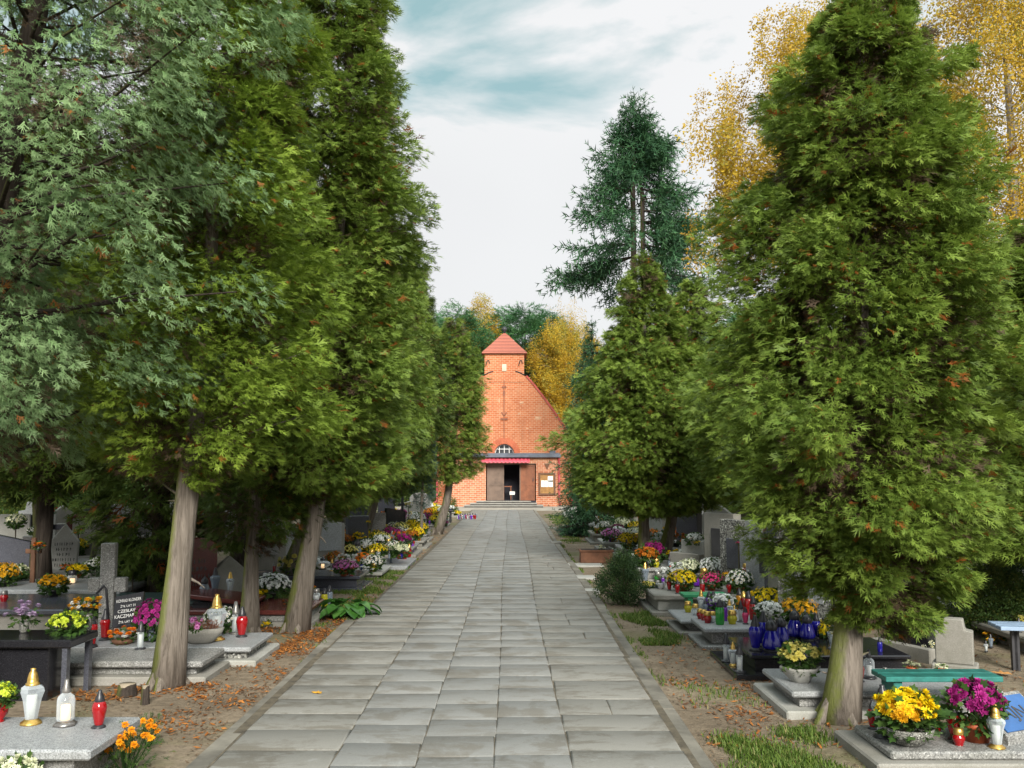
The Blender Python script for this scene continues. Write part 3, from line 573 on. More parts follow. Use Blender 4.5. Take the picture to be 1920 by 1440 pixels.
def tmpl_needle(n, seed, w=.03):
    r = np.random.default_rng(seed); V = [(-.03, 0, 0), (.03, 0, 0), (0, 1, 0)]; T = [(0, 1, 2)]
    for i in range(n):
        y = r.uniform(.02, .95); a = r.uniform(0, 2*PI); L = r.uniform(.22, .38); k = len(V)
        V += [(0, y-w, 0), (0, y+w, 0), (math.cos(a)*L, y+L*.75, math.sin(a)*L*.6)]; T.append((k, k+1, k+2))
    return np.array(V, float), np.array(T)
TS = {'thuja': [tmpl_fan(s, 4+s % 3) for s in range(1, 9)], 'thuja_far': [tmpl_fan(s, 3) for s in (5, 6)], 'weep': [tmpl_fan(s, 5) for s in range(20, 26)],
      'needle': [tmpl_needle(9, 1, .05)], 'pine': [tmpl_needle(12, 3, .045)], 'leaf': [tmpl_leaf(7, s) for s in (1, 2, 3)], 'leaf_fine': [tmpl_leaf(9, s, .085) for s in (4, 5)], 'bushleaf': [tmpl_leaf(8, s, .13) for s in (7, 8)]}
def scatter_mesh(name, P, D, Nn, Sz, rn, kind, r):
    """one mesh of many sprays: P positions, D stem directions, Nn flat normals, Sz sizes, rn random tint"""
    D = nrmz(D); X = nrmz(np.cross(D, Nn)); Z = np.cross(X, D); VV = []; TT = []; RR = []; TP = []; off = 0
    ch_ = r.integers(0, len(TS[kind]), len(P))
    for ti, (V, T) in enumerate(TS[kind]):
        m = ch_ == ti; n = int(m.sum())
        if not n: continue
        s = Sz[m][:, None, None]
        W_ = P[m][:, None]+s*(X[m][:, None]*V[None, :, 0:1]+D[m][:, None]*V[None, :, 1:2]+Z[m][:, None]*V[None, :, 2:3])
        VV.append(W_.reshape(-1, 3)); TT.append((T[None]+(np.arange(n)*len(V))[:, None, None]).reshape(-1, 3)+off); off += n*len(V)
        RR.append(np.repeat(rn[m], len(V))); TP.append(np.tile(np.clip(np.hypot(V[:, 0]*1.6, V[:, 1])-.15, 0, 1), n))
    return mesh_np(name, np.concatenate(VV), np.concatenate(TT), {'rnd': np.concatenate(RR), 'tip': np.concatenate(TP)})
def crown_mesh(name, prof, lean, nclump, nspray, size, seed, kind='thuja', pad=(.30, .26, .17), droop=-.1, fill=.25, dead=.016, lump=.16, gap=0.0, out=.7, taper_pad=True, twig=.6):
    """prof: [(z, radius)]; clumps of sprays ride on the envelope; lean(z) -> centre offset. Returns mesh and clump list."""
    r = np.random.default_rng(seed); zz = np.array([p[0] for p in prof]); rr = np.array([p[1] for p in prof])
    zs = np.linspace(zz[0], zz[-1], 200); w = np.interp(zs, zz, rr)+.08; cdf = np.cumsum(w); cdf /= cdf[-1]
    cz = np.interp((np.arange(nclump)+r.random(nclump))/nclump, cdf, zs); th = (np.arange(nclump)*2.39996+r.normal(0, .35, nclump)) % (2*PI); ph = r.uniform(0, 6, 4)
    R = np.interp(cz, zz, rr)*(1+lump*(np.sin(3*th+2.1*cz+ph[0])+.7*np.sin(5*th-3.7*cz+ph[1])+.6*np.sin(2*th+5.3*cz+ph[2])))*(1.07-.46*r.random(nclump)**1.5)
    inner = r.random(nclump) < fill; R = np.where(inner, R*r.uniform(.3, .8, nclump), R)
    if gap > 0:
        keep = (np.sin(2.3*th+1.9*cz+ph[3])+np.sin(4.1*cz+ph[1])*.7+r.normal(0, .5, nclump)) > -1.6+gap*2
        cz, th, R, inner = cz[keep], th[keep], R[keep], inner[keep]
    n = len(cz); rad = np.stack([np.cos(th), np.sin(th), np.zeros(n)], 1); tan = np.stack([-np.sin(th), np.cos(th), np.zeros(n)], 1); up = np.array([0, 0, 1.0])
    C = np.stack([lean(cz)[0], lean(cz)[1], cz], 1)+rad*R[:, None]
    scl = (r.uniform(.7, 1.35, n)*(np.clip(np.interp(cz, zz, rr)/max(rr), .45, 1) if taper_pad else 1))
    cr_ = r.random(n); q = np.repeat(np.arange(n), nspray); m = len(q)
    g = nrmz(r.normal(size=(m, 3)))*np.cbrt(r.random(m))[:, None]; g[:, 0] = g[:, 0]*.9+.12
    loc = rad[q]*(g[:, 0]*pad[0])[:, None]+tan[q]*(g[:, 1]*pad[1])[:, None]+up*(g[:, 2]*pad[2]-.35*pad[2]*np.clip(g[:, 0], 0, 1)**2)[:, None]
    P = C[q]+loc*scl[q][:, None]
    D = rad[q]*(out+.5*r.random(m))[:, None]+tan[q]*(g[:, 1]*.6+r.normal(0, .45, m))[:, None]+up*(droop+g[:, 2]*.35+r.normal(0, .3, m))[:, None]
    Nn = up*1.0+rad[q]*.6+r.normal(0, .55, (m, 3))
    Sz = size*r.uniform(.5, 1.45, m); rn = np.clip(.55*cr_[q]+.45*r.random(m), 0, .94); rn[inner[q] & (r.random(m) < twig)] = .97; rn[r.random(m) < dead*(1+2*(cr_[q] < .15))] = 1.0
    return scatter_mesh(name, P, D, Nn, Sz, rn, kind, r), C[~inner], rad[~inner]
def trunk_mesh(path, rad, limbs=(), seg=12, flare=1.5, seed=0):
    random.seed(seed); mb = MB(); pts = []; rs = []
    P = [Vector(p) for p in path]; n = 14
    for i in range(n+1):
        s = i/n*(len(P)-1); k = min(int(s), len(P)-2); f = s-k; p = P[k].lerp(P[k+1], f); pts.append(p+Vector((random.uniform(-1, 1), random.uniform(-1, 1), 0))*rad*.12*(i > 0))
        rs.append(rad*(1-.75*i/n)*(1+(flare-1)*max(0, 1-i/1.6)))
    pts[0].z -= .06; mb.tube(pts, rs, seg, bump=.09)
    for a in range(5):      # root flare
        an = a*2*PI/5+random.uniform(-.4, .4); b_ = P[0]; d = Vector((math.cos(an), math.sin(an), 0)); mb.tube([b_+Vector((0, 0, rad*1.5))+d*rad*.5, b_+Vector((0, 0, rad*.4))+d*rad*1.2, b_+d*rad*2.1+Vector((0, 0, -.05))], [rad*.4, rad*.4, rad*.16], 6, bump=.12)
    for (a, b_, r0) in limbs:
        a, b_ = Vector(a), Vector(b_); mid = a.lerp(b_, .5)+Vector((random.uniform(-.1, .1), random.uniform(-.1, .1), .02))*(b_-a).length*.8
        mb.tube([a, mid, b_], [r0, r0*.6, r0*.25], 5, cap=False)
    return mb.mesh('trunk')
def conifer(name, label, base, top_off, prof, nclump, nspray, size, seed, mat, trunk_r=.13, bark='bark', cat='tree', group='tall evergreens lining the avenue', kind='thuja', limbs=40, bend=.0, flare=1.5, shift=None, **kw):
    H = prof[-1][0]
    def lean(z):
        z = np.asarray(z, float); s = np.clip(z/H, 0, 1); k = s**(1-bend*.5) if bend >= 0 else s**(1+abs(bend)); return top_off[0]*k, top_off[1]*k
    root = thing(name, label, cat, (base[0], base[1], -.015), 0, group)
    clean = lean if shift is None else (lambda z: (lean(z)[0]+shift(np.asarray(z, float)), lean(z)[1]))
    m, C, rad = crown_mesh('crown', prof, clean, nclump, nspray, size, seed, kind, **kw)
    put('crown', m, M[mat], root)
    path = [(float(lean(z)[0]), float(lean(z)[1]), z) for z in np.linspace(0, H*.93, 7)]
    r = random.Random(seed); L = []
    for i in r.sample(range(len(C)), min(limbs, len(C))):
        c = C[i]; z0 = max(prof[0][0]*.8, c[2]-r.uniform(.1, .5)*H*.12); lx, ly = lean(z0); L.append(((float(lx), float(ly), z0), tuple(c), max(.008, trunk_r*.16*(1-z0/H*.6))))
    for i in range(2):
        z0 = prof[0][0]*r.uniform(.45, 1.0); lx, ly = lean(z0); an = r.uniform(0, 6.28); q = trunk_r*.7; ln_ = r.uniform(.05, .14)
        L.append(((float(lx)+math.cos(an)*q, float(ly)+math.sin(an)*q, z0), (float(lx)+math.cos(an)*(q+ln_), float(ly)+math.sin(an)*(q+ln_), z0+r.uniform(-.12, .1)), trunk_r*.14))
    put('trunk', trunk_mesh(path, trunk_r, L, seed=seed, flare=flare), M[bark], root)
    return root
def at_px(px, Y): return gd(px, 888, Y).x
AV = 'tall evergreens lining the avenue'
# near right thuja
conifer('thuja_tree', 'big full thuja with a pale mossy leaning trunk at the right front of the path', (2.33, 6.95), (.42, .15), [(.68, .28), (.95, .50), (1.3, .71), (1.7, .9), (2.4, .93), (3.3, .82), (4.2, .70), (4.9, .53), (5.3, .32), (5.55, .05)], 780, 140, .088, 11, 'thuja', .108, bend=.9, lump=.15, pad=(.22, .22, .15), flare=1.45, fill=.42, shift=lambda z: .24*np.exp(-((z-.85)/.45)**2))
# near left blue-green cypress with hanging sprays
conifer('cypress_tree', 'loose blue-green cypress with hanging sprays leaning in from the left edge', (-4.2, 6.9), (.95, .1), [(1.95, .7), (2.5, 1.3), (3.6, 1.6), (4.8, 1.6), (6.2, 1.3), (7.6, .9), (8.6, .1)], 620, 112, .088, 21, 'cypress', .17, bark='bark_dark', kind='weep', bend=-.1, lump=.24, gap=.24, droop=-.5, pad=(.36, .28, .24), fill=.16, limbs=150, dead=.012, out=.6)
# first leaning thuja on the left
conifer('thuja_tree', 'short bright thuja on a thick grey leaning trunk beside the terrazzo grave', (-2.86, 8.09), (.42, .1), [(1.72, .25), (1.95, .66), (2.5, .82), (3.3, .8), (4.4, .74), (5.6, .6), (6.8, .4), (7.6, .06)], 460, 115, .092, 31, 'thuja_bright', .112, bend=.4, lump=.26, pad=(.26, .25, .17), flare=1.35, fill=.28)
conifer('thuja_tree', 'very tall dense thuja on a leaning grey trunk by the dark red grave', (-2.42, 10.93), (.6, .1), [(1.5, .3), (1.8, .86), (2.6, 1.06), (4.0, 1.06), (5.4, .94), (6.6, .70), (7.8, .5), (8.9, .28), (9.6, .05)], 960, 110, .107, 41, 'thuja', .108, bend=.9, lump=.14, pad=(.27, .26, .18), flare=1.5, fill=.32, shift=lambda z: -.28*np.clip((z-1)/1.5, 0, 1))
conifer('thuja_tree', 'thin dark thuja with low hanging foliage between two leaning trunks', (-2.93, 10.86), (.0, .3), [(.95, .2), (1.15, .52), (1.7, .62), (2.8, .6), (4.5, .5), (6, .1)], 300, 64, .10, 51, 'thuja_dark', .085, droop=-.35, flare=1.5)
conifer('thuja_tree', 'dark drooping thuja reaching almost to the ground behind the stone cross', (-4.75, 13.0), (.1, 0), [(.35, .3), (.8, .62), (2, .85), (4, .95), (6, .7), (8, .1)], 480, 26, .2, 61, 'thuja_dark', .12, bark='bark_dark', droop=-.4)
conifer('thuja_tree', 'tall green thuja rising just behind the tallest left-hand thuja', (-3.45, 14.9), (1.2, 0), [(1.15, .3), (1.5, .8), (2.6, .98), (4.2, .95), (5.4, .78), (6.6, .42), (7.3, .05)], 580, 90, .128, 71, 'thuja', .12, lump=.15, bend=.6, pad=(.34, .3, .2))
FARPROF = [(.2, .3), (.24, .75), (.36, 1.0), (.5, .98), (.65, .8), (.8, .5), (.93, .22), (1.0, .03)]
mf, Cf, _ = crown_mesh('crown', [(z*6, r_*1.05) for z, r_ in FARPROF], lambda z: (z*0, z*0), 460, 50, .18, 81, 'thuja_far', lump=.17, pad=(.36, .32, .22))
tf = trunk_mesh([(0, 0, 0), (.05, 0, 2), (0, 0, 5.4)], .12, [((0, 0, 1.5+i*.12), tuple(Cf[i*9]), .02) for i in range(24)], seed=8)
def thuja_far(x, y, h, r_, label, mat='thuja', rz=0.0, lean_t=0.0, group=AV, bark='bark'):
    root = thing('thuja_tree', label, 'tree', (x, y, -.015), rz, group, (r_/1.05, r_/1.05, h/6.0)); root.rotation_euler = (0, lean_t, rz)
    put('crown', mf, M[mat], root); put('trunk', tf, M[bark], root); return root
thuja_far(-3.75, 19.4, 6.6, .92, 'thuja in the left row between the bluish juniper and the tall green thuja', lean_t=.28)
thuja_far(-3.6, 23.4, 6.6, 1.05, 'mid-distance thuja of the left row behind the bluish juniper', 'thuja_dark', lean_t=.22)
conifer('thuja_tree', 'farthest left-hand thuja, egg-shaped on a bare leaning trunk before the chapel', (-2.17, 28.2), (.75, 0), [(1.55, .3), (1.8, .85), (2.6, 1.02), (3.6, 1.0), (4.6, .82), (5.6, .48), (6.4, .05)], 460, 60, .17, 91, 'thuja', .13, bend=1.0, shift=lambda z: -.3*np.clip((z-1)/1.0, 0, 1), kind='thuja_far', lump=.12, flare=1.4)
# columnar juniper, spruce-like blue tree in the left row
conifer('juniper', 'slim blue-green columnar juniper on a thin stem in the left row', (at_px(790, 24), 24), (.08, 0), [(.9, .06), (1.2, .2), (2.2, .26), (3.2, .2), (3.7, .02)], 90, 30, .12, 95, 'juniper', .045, kind='thuja_far', pad=(.12, .12, .16), droop=.3)
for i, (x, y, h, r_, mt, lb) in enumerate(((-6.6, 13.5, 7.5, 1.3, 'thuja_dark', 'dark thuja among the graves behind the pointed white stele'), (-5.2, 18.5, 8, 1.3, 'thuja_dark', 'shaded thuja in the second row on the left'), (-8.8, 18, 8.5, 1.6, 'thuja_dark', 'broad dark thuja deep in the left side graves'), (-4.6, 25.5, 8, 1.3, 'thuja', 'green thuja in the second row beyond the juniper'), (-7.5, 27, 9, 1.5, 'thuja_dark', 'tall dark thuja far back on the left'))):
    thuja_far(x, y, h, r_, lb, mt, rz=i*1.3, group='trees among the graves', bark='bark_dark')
# right side
thuja_far(5.75, 10.2, 4.5, 1.35, 'thuja at the right edge standing behind the big right-hand thuja', rz=.5)
conifer('thuja_tree', 'pointed thuja with a straight bare trunk halfway along the right side', (2.54, 18.3), (.1, .1), [(1.0, .3), (1.2, .95), (2.1, 1.32), (3.0, 1.12), (3.9, .85), (4.8, .52), (5.5, .25), (6.05, .03)], 660, 86, .128, 101, 'thuja', .12, lump=.13, pad=(.33, .3, .2), flare=1.3)
conifer('thuja_tree', 'thuja on a mossy leaning trunk beside the straight-trunked one', (2.98, 19.0), (.75, .1), [(1.0, .3), (1.3, .9), (2.2, 1.2), (3.4, 1.0), (4.4, .65), (5.2, .35), (5.7, .03)], 540, 86, .128, 111, 'thuja', .12, lump=.14, bend=.8, flare=1.3)
conifer('thuja_tree', 'broad thuja filling the gap left of the big right-hand thuja', (4.0, 14.6), (.1, .1), [(1.3, .4), (1.6, .85), (2.4, 1.0), (3.3, .85), (4.0, .5), (4.5, .05)], 480, 95, .12, 121, 'thuja', .12, lump=.17)
thuja_far(5.6, 19.5, 5.2, 1.5, 'rounded thuja behind the mossy leaning trunk on the right', rz=2.0, group='trees among the graves')
thuja_far(8.3, 14.0, 6.0, 1.5, 'thuja beyond the right-hand graves near the picture edge', rz=.2, group='trees among the graves')
thuja_far(6.6, 26.0, 6.0, 1.5, 'thuja deep on the right behind the pointed one', rz=3.0, group='trees among the graves')
def spruce(x, y, H, R, z0, label, seed, twin=False, tiers=22, per=9, mat='spruce', size=.42, group=None):
    r = np.random.default_rng(seed); root = thing('spruce_tree', label, 'tree', (x, y, 0), 0, group); P = []; D = []; Nn = []; Sz = []; rn = []; L = []
    for i in range(tiers):
        f = i/(tiers-1); z = z0+(H-z0)*(f**.9); br = R*(1-f)**.85*r.uniform(.8, 1.1)+.12
        for k in range(per if f < .9 else 5):
            a = r.uniform(0, 2*PI); b_ = br*r.uniform(.55, 1.2); ux, uy = math.cos(a), math.sin(a); sag = b_*(.22 if f < .6 else -.1)*r.uniform(.5, 1.4); ns = max(5, int(b_*19)); off = (.22 if ux > 0 else -.16) if twin and f < .62 else 0
            if twin and abs(uy) > .3 and f < .55 and r.random() < .62: continue
            L.append(((off, 0, z), (off+ux*b_*.9, uy*b_*.9, z-sag*.8), .035))
            for j in range(ns):
                s = (j+r.random())/ns; s = s**.75
                if s < .14 and f < .7: continue
                zz_ = z-sag*math.sin(s*1.9)+.12*b_*max(0, s-.75); lat = r.normal(0, .13)*b_*(1.2-s)
                P.append((off+ux*b_*s-uy*lat, uy*b_*s+ux*lat, zz_+r.normal(0, .06))); down = r.random() < .45
                D.append((ux*.7+r.normal(0, .4)-uy*lat, uy*.7+r.normal(0, .4)+ux*lat, -.9 if down else r.normal(.15, .3))); Nn.append((r.normal(0, .4), r.normal(0, .4), 1)); Sz.append(size*r.uniform(.6, 1.25)*(1.0 if f < .8 else .75)); rn.append(r.random())
    for j in range(14): P.append((r.normal(0, .05), r.normal(0, .05), H-.9+j*.06)); D.append((r.normal(0, .5), r.normal(0, .5), .9)); Nn.append((1, 0, .2)); Sz.append(size*.7); rn.append(r.random())
    put('crown', scatter_mesh('crown', np.array(P), np.array(D), np.array(Nn), np.array(Sz), np.array(rn)*.95, 'needle', r), M[mat], root)
    random.seed(seed); mb = MB(); tr = H*.0075
    if twin:
        mb.tube([(0, 0, -.1), (-.16, 0, z0*.9), (-.17, 0, z0+(H-z0)*.45), (0, 0, H*.95)], [tr*1.4, tr, tr*.8, .03], 9, bump=.06); mb.tube([(.1, .1, -.1), (.24, .1, z0*.9), (.24, .05, z0+(H-z0)*.45), (.1, 0, H*.84)], [tr*1.2, tr*.8, tr*.7, .03], 9, bump=.06)
    else: mb.tube([(0, 0, -.1), (0, 0, H*.5), (0, 0, H*.98)], [tr*1.3, tr*.8, .02], 9, bump=.06)
    for a, b_, r0 in L: mb.tube([a, b_], [r0, r0*.3], 4, cap=False)
    put('trunk', mb.mesh('trunk'), M['bark_dark'], root); return root
spruce(5.45, 40, 17.9, 3.2, 10.4, 'tall ragged spruce with twin stems standing above the right-hand thujas', 5, True, 17, 15, size=.74)
spruce(at_px(1112, 27), 27, 6.0, 1.0, .4, 'small dark young spruce left of the pointed thuja', 6, False, 26, 16, size=.3)
def broadleaf(name, label, x, y, H, R, z0, seed, mat, bark, ncl, nsp, size, kind='leaf', weep=False, lean=(0, 0), group=None, trunk_r=.14, shape=None, pad=None, gap=.2, lump=.25):
    prof = shape or [(z0, .4*R), (z0+(H-z0)*.2, .85*R), (z0+(H-z0)*.5, R), (z0+(H-z0)*.8, .65*R), (H, .12*R)]
    return conifer(name, label, (x, y), lean, prof, ncl, nsp, size, seed, mat, trunk_r, bark=bark, kind=kind, group=group, limbs=70, droop=-.9 if weep else 0, out=.25 if weep else .6, pad=pad or ((.35, .35, .75) if weep else (.5, .5, .4)), gap=gap, lump=lump, fill=.35, dead=0, taper_pad=False, flare=1.2)
WD = 'trees of the wood behind the chapel'
broadleaf('birch_tree', 'golden weeping birch showing left of the big right-hand thuja', 7.35, 22, 12.6, 2.5, 6.0, 201, 'birch', 'bark_birch', 420, 44, .34, 'leaf_fine', True, trunk_r=.16, pad=(.2, .2, .8), shape=[(6.6, .8), (7.8, 2.2), (9.4, 2.5), (11, 1.9), (12.3, .9), (12.9, .2)])
broadleaf('birch_tree', 'golden weeping birch in the upper right corner', 11.4, 21, 14.5, 2.8, 4.5, 202, 'birch', 'bark_birch', 520, 44, .34, 'leaf_fine', True, trunk_r=.18)
broadleaf('birch_tree', 'bright yellow birch right of the chapel turret', at_px(1062, 66), 66, 12.3, 2.5, 5.0, 203, 'birch', 'bark_birch', 300, 48, .46, 'leaf_fine', True, group=WD, pad=(.2, .2, .8), shape=[(5.2, 1.0), (6.8, 2.2), (9, 2.5), (11.2, 1.9), (12.4, .4)])
broadleaf('birch_tree', 'half-bare birch top poking above the yellow one', at_px(1062, 74), 74, 15.4, 1.7, 9, 204, 'birch', 'bark_birch', 70, 20, .4, 'leaf_fine', True, group=WD, gap=.3)
broadleaf('birch_tree', 'slender yellow birch left of the turret with a white stem', at_px(900, 68), 68, 14.6, 1.25, 6.5, 205, 'birch', 'bark_birch', 130, 34, .5, 'leaf_fine', True, group=WD)
broadleaf('birch_tree', 'yellow birch low behind the right slope of the gable', at_px(1040, 60), 60, 6.0, 1.7, 2.2, 206, 'birch', 'bark_birch', 110, 34, .5, 'leaf_fine', True, group=WD)
broadleaf('birch_tree', 'golden birch farther right behind the pointed thuja', at_px(1110, 70), 70, 11.5, 2.4, 4, 207, 'birch', 'bark_birch', 200, 34, .55, 'leaf_fine', True, group=WD)
broadleaf('pine_tree', 'dark green pine with layered crown right behind the turret', at_px(985, 70), 70, 14.2, 2.7, 7.4, 208, 'pine', 'bark_dark', 190, 60, .5, 'pine', group=WD, pad=(.95, .9, .36), shape=[(7.4, .9), (9, 2.4), (11, 2.9), (12.8, 2.1), (14.1, .8)], gap=.2)
broadleaf('pine_tree', 'bluish green pine above the farthest left thuja', at_px(858, 67), 67, 13.4, 2.6, 5, 209, 'pine', 'bark_dark', 170, 55, .5, 'pine', group=WD, pad=(.9, .9, .45), gap=.2)
pr = broadleaf('pine_tree', 'pine crown at the far left end of the wood', at_px(800, 72), 72, 13.8, 3.0, 4, 210, 'pine', 'bark_dark', 170, 55, .52, 'pine', group=WD, pad=(.9, .9, .5))
ok = broadleaf('oak_tree', 'dull green broadleaf tree behind the chapel nave', at_px(960, 76), 76, 9.5, 3.6, 2.2, 211, 'oak', 'bark_dark', 150, 34, .6, 'bushleaf', group=WD, pad=(.9, .9, .7), gap=.1)
wood = [(1175, 72, 1.05, 0, 'green broadleaf tree at the right end of the wood'), (1255, 74, 1.15, 1, 'pine at the right end of the wood'), (1330, 62, 1.1, 0, 'green broadleaf tree behind the rounded right thuja'), (1420, 66, 1.15, 1, 'pine behind the big right-hand thuja'), (1530, 60, 1.2, 0, 'wide broadleaf tree far behind the right graves'),
        (1680, 58, 1.2, 1, 'pine far behind the right graves'), (1850, 60, 1.2, 0, 'broadleaf tree at the far right of the wood'), (740, 66, 1.1, 0, 'broadleaf tree at the left end of the wood'), (640, 62, 1.15, 1, 'pine behind the left row of thujas'), (520, 60, 1.1, 0, 'broadleaf tree far behind the left graves'), (380, 58, 1.15, 1, 'pine far behind the left graves'), (220, 56, 1.15, 0, 'broadleaf tree far behind the left headstones'), (60, 54, 1.2, 0, 'broadleaf tree at the far left edge of the wood'), (-120, 50, 1.2, 0, 'broadleaf tree beyond the left picture edge'), (2020, 56, 1.2, 0, 'broadleaf tree beyond the right picture edge')]
for i, (px, y, s, k, lb) in enumerate(wood):
    src = pr if k else ok; dup(src, (at_px(px, y), y, 0), i*1.1, lb, (s, s, s*.85))
# shrubs
def shrub(label, loc, w, h, seed, mat='shrub', n=130, kind='bushleaf', size=.07, name='shrub', per=26, droop=.5, cat='shrub', grp=None, lump=.16):
    root = thing(name, label, cat, loc, 0, grp)
    pr_ = [(.04*h, .30*w), (.3*h, .5*w), (.6*h, .44*w), (.85*h, .28*w), (h, .05*w)]
    m, C, _ = crown_mesh('foliage', pr_, lambda z: (z*0, z*0), n, per, size, seed, kind, pad=(.16*w, .16*w, .14*h), droop=droop, fill=.45, dead=0, taper_pad=False, lump=lump); put('foliage', m, M[mat], root)
    mb = MB(); r = random.Random(seed)
    for i in range(10): c = C[r.randrange(len(C))]; mb.tube([(r.uniform(-.04, .04), r.uniform(-.04, .04), -.03), (c[0]*.5, c[1]*.5, c[2]*.6), tuple(c)], [.012, .009, .004], 5, cap=False)
    mb.build('stems', M['bark_dark'], root); return root
shrub('dark upright evergreen shrub at the right edge of the path', gz(1170, 1137, 0)+Vector((0, .25, 0)), .54, .64, 301, n=130, size=.065, droop=1.2, lump=.4)
shrub('low grey-green creeping shrub on bare ground near the chapel', gz(1080, 1003, 0), .95, .3, 302, 'juniper', 80, 'thuja_far', .1, droop=.1)
shrub('tall dark green bush at the right picture edge', gd(1912, 1180, 12.5)*1.0-Vector((0, 0, gd(1912, 1180, 12.5).z)), .95, 1.55, 303, 'shrub', 260, size=.09)
shrub('round clipped green shrub beside the far left trough', (at_px(844, 40), 40, 0), .6, .75, 304, 'oak', 60, size=.09)
shrub('leafy bush under the right-hand thuja by the blue-grey bench', (5.3, 10.6, 0), .8, .7, 305, 'oak', 110, size=.09)
shrub('dense dark bush on the left behind the green granite grave', (-5.2, 13.4, 0), 1.0, .8, 306, 'shrub', 110, size=.09)
# tree stumps and broken root by the thick left trunk
for px, py, r_, h, lb in ((238, 1300, .07, .075, 'short sawn stump beside the thick leaning trunk'), (272, 1318, .03, .13, 'thin broken stake in the soil before the thick leaning trunk')):
    p = gz(px, py, 0); st = thing('tree_stump', lb, 'stump', p); mb = MB(); random.seed(3); mb.lathe([(r_*1.25, -.05), (r_*1.05, .03), (r_, h*.6), (r_*.95, h)], 10, wob=.1); mb.build('bark', M['bark_dark'], st); mb = MB(); mb.lathe([(0, h+.002), (r_*.93, h+.002), (r_*.95, h-.02)], 10); mb.build('cut_top', mat_plain('cut_wood', (.26, .22, .16), .9, .3, 12), st)
# hosta
ho = thing('hosta_plant', 'broad-leaved green hosta at the left edge of the path', 'plant', gz(655, 1158, 0)); V = []; Fc = []; R = []; r = np.random.default_rng(5)
for i in range(34):
    a = r.uniform(0, 2*PI); L = r.uniform(.14, .2); st_ = r.uniform(.05, .26); e = r.uniform(.1, .9); d = np.array([math.cos(a), math.sin(a), 0]); s = np.array([-math.sin(a), math.cos(a), 0]); b0 = d*st_+np.array([0, 0, .05+.17*e]); k = len(V); rows = 5
    for j in range(rows):
        f = j/(rows-1); w = .085*math.sin(PI*min(1, .12+f*.88))**.8*(1.2 if f < .5 else 1); c = b0+d*L*f+np.array([0, 0, .04*f-.14*f*f]); V += [c-s*w+np.array([0, 0, .02]), c, c+s*w+np.array([0, 0, .02])]; R += [r.random()]*3
    for j in range(rows-1):
        q = k+j*3; Fc += [(q, q+1, q+4, q+3), (q+1, q+2, q+5, q+4)]
put('leaves', mesh_np('leaves', V, Fc, {'rnd': R}, smooth=True), M['leaf_bright'], ho)
mb = MB()
for i in range(14): a = i*.45; mb.tube([(0, 0, -.02), (.1*math.cos(a), .1*math.sin(a), .12)], [.008, .006], 5, cap=False)
mb.build('stems', M['leaf_bright'], ho)

bsrc = shrub('bushy undergrowth clump at the far left end of the graves', (-16, 34, 0), 5.0, 2.2, 310, 'oak', 150, size=.34, name='bush', per=26, cat='bush', grp='undergrowth behind the graves')
for i, (px, y, s, lb) in enumerate(((20, 26, .9, 'bush behind the dark headstone at the left edge'), (110, 29, .9, 'bush behind the white pointed stele'), (200, 31, 1.0, 'bush behind the stone cross in the distance'), (300, 33, 1.0, 'bush behind the thick leaning trunk in the distance'), (400, 36, 1.0, 'bush far behind the reddish rounded headstone'), (500, 40, 1.1, 'bush far behind the thin dark trunk'), (600, 44, 1.1, 'bush far behind the second leaning trunk'), (700, 52, 1.1, 'bush left of the chapel forecourt'), (765, 60, 1.0, 'bush close to the left side of the chapel'), (1110, 62, .9, 'bush close to the right side of the chapel'), (1180, 52, 1.0, 'bush behind the young spruce'), (1270, 46, 1.1, 'bush far behind the two right-hand trunks'), (1370, 40, 1.0, 'bush far behind the stepped block'), (1480, 34, 1.0, 'bush far behind the speckled headstones'), (1600, 30, 1.0, 'bush far behind the big right-hand trunk'), (1740, 28, 1.0, 'bush far behind the teal bench'), (1860, 27, 1.0, 'bush far behind the right-edge headstone'), (1990, 26, 1.0, 'bush beyond the right picture edge'))):
    dup(bsrc, (at_px(px, y), y, 0), i*.9, lb, (s, s, s*.95))
# ------------------------------------------------------------------ graves
SUP = []
def grave(label, xf, xh, y0, y1, tiers, group='graves along the path', rz=0.0):
    """tiers: (part name, foot inset, side inset, z0, z1, material, bevel); foot = end by the path"""
    sg = 1 if xh > xf else -1; ox, oy = xf, (y0+y1)/2
    root = thing('grave', label, 'grave', (ox, oy, 0), rz, group)
    for (nm, fi, si, z0, z1, mt, bv) in tiers:
        a, b_ = sorted((sg*fi, xh-xf)); mb = MB(); mb.box(a, b_, y0-oy+si, y1-oy-si, z0, z1, bv); mb.build(nm, M[mt], root)
        if nm in ('cover_slab', 'ledge', 'slab'): SUP.append((ox+a, ox+b_, y0+si, y1-si, z1))
    return root
T = lambda pz, bz, cz, pm_, bm_, cm_, ins=.12, ov=.05: [('plinth', 0, 0, -.03, pz, pm_, .012), ('body', ins, ins, pz, bz, bm_, .006), ('cover_slab', ins-ov, ins-ov, bz, cz, cm_, .012)]
g1 = grave('pale grey terrazzo slab grave in the lower left corner', -2.29, -4.3, 5.34, 6.06, [('body', .12, .08, -.03, .19, 'terrazzo', .006), ('cover_slab', 0, 0, .19, .25, 'terrazzo_light', .012)])
tb = grave('black granite table-like tomb at the left edge', -3.42, -4.9, 7.55, 8.05, [('body', .2, .07, -.03, .395, 'granite_black', .008), ('cover_slab', 0, 0, .395, .46, 'granite_black', .012)])
mb = MB(); mb.box(-.075, -.035, -.23, -.17, -.03, .394); mb.build('corner_post', M['granite_dark'], tb); mb = MB(); mb.box(-.075, -.035, .17, .23, -.03, .394); mb.build('corner_post', M['granite_dark'], tb)
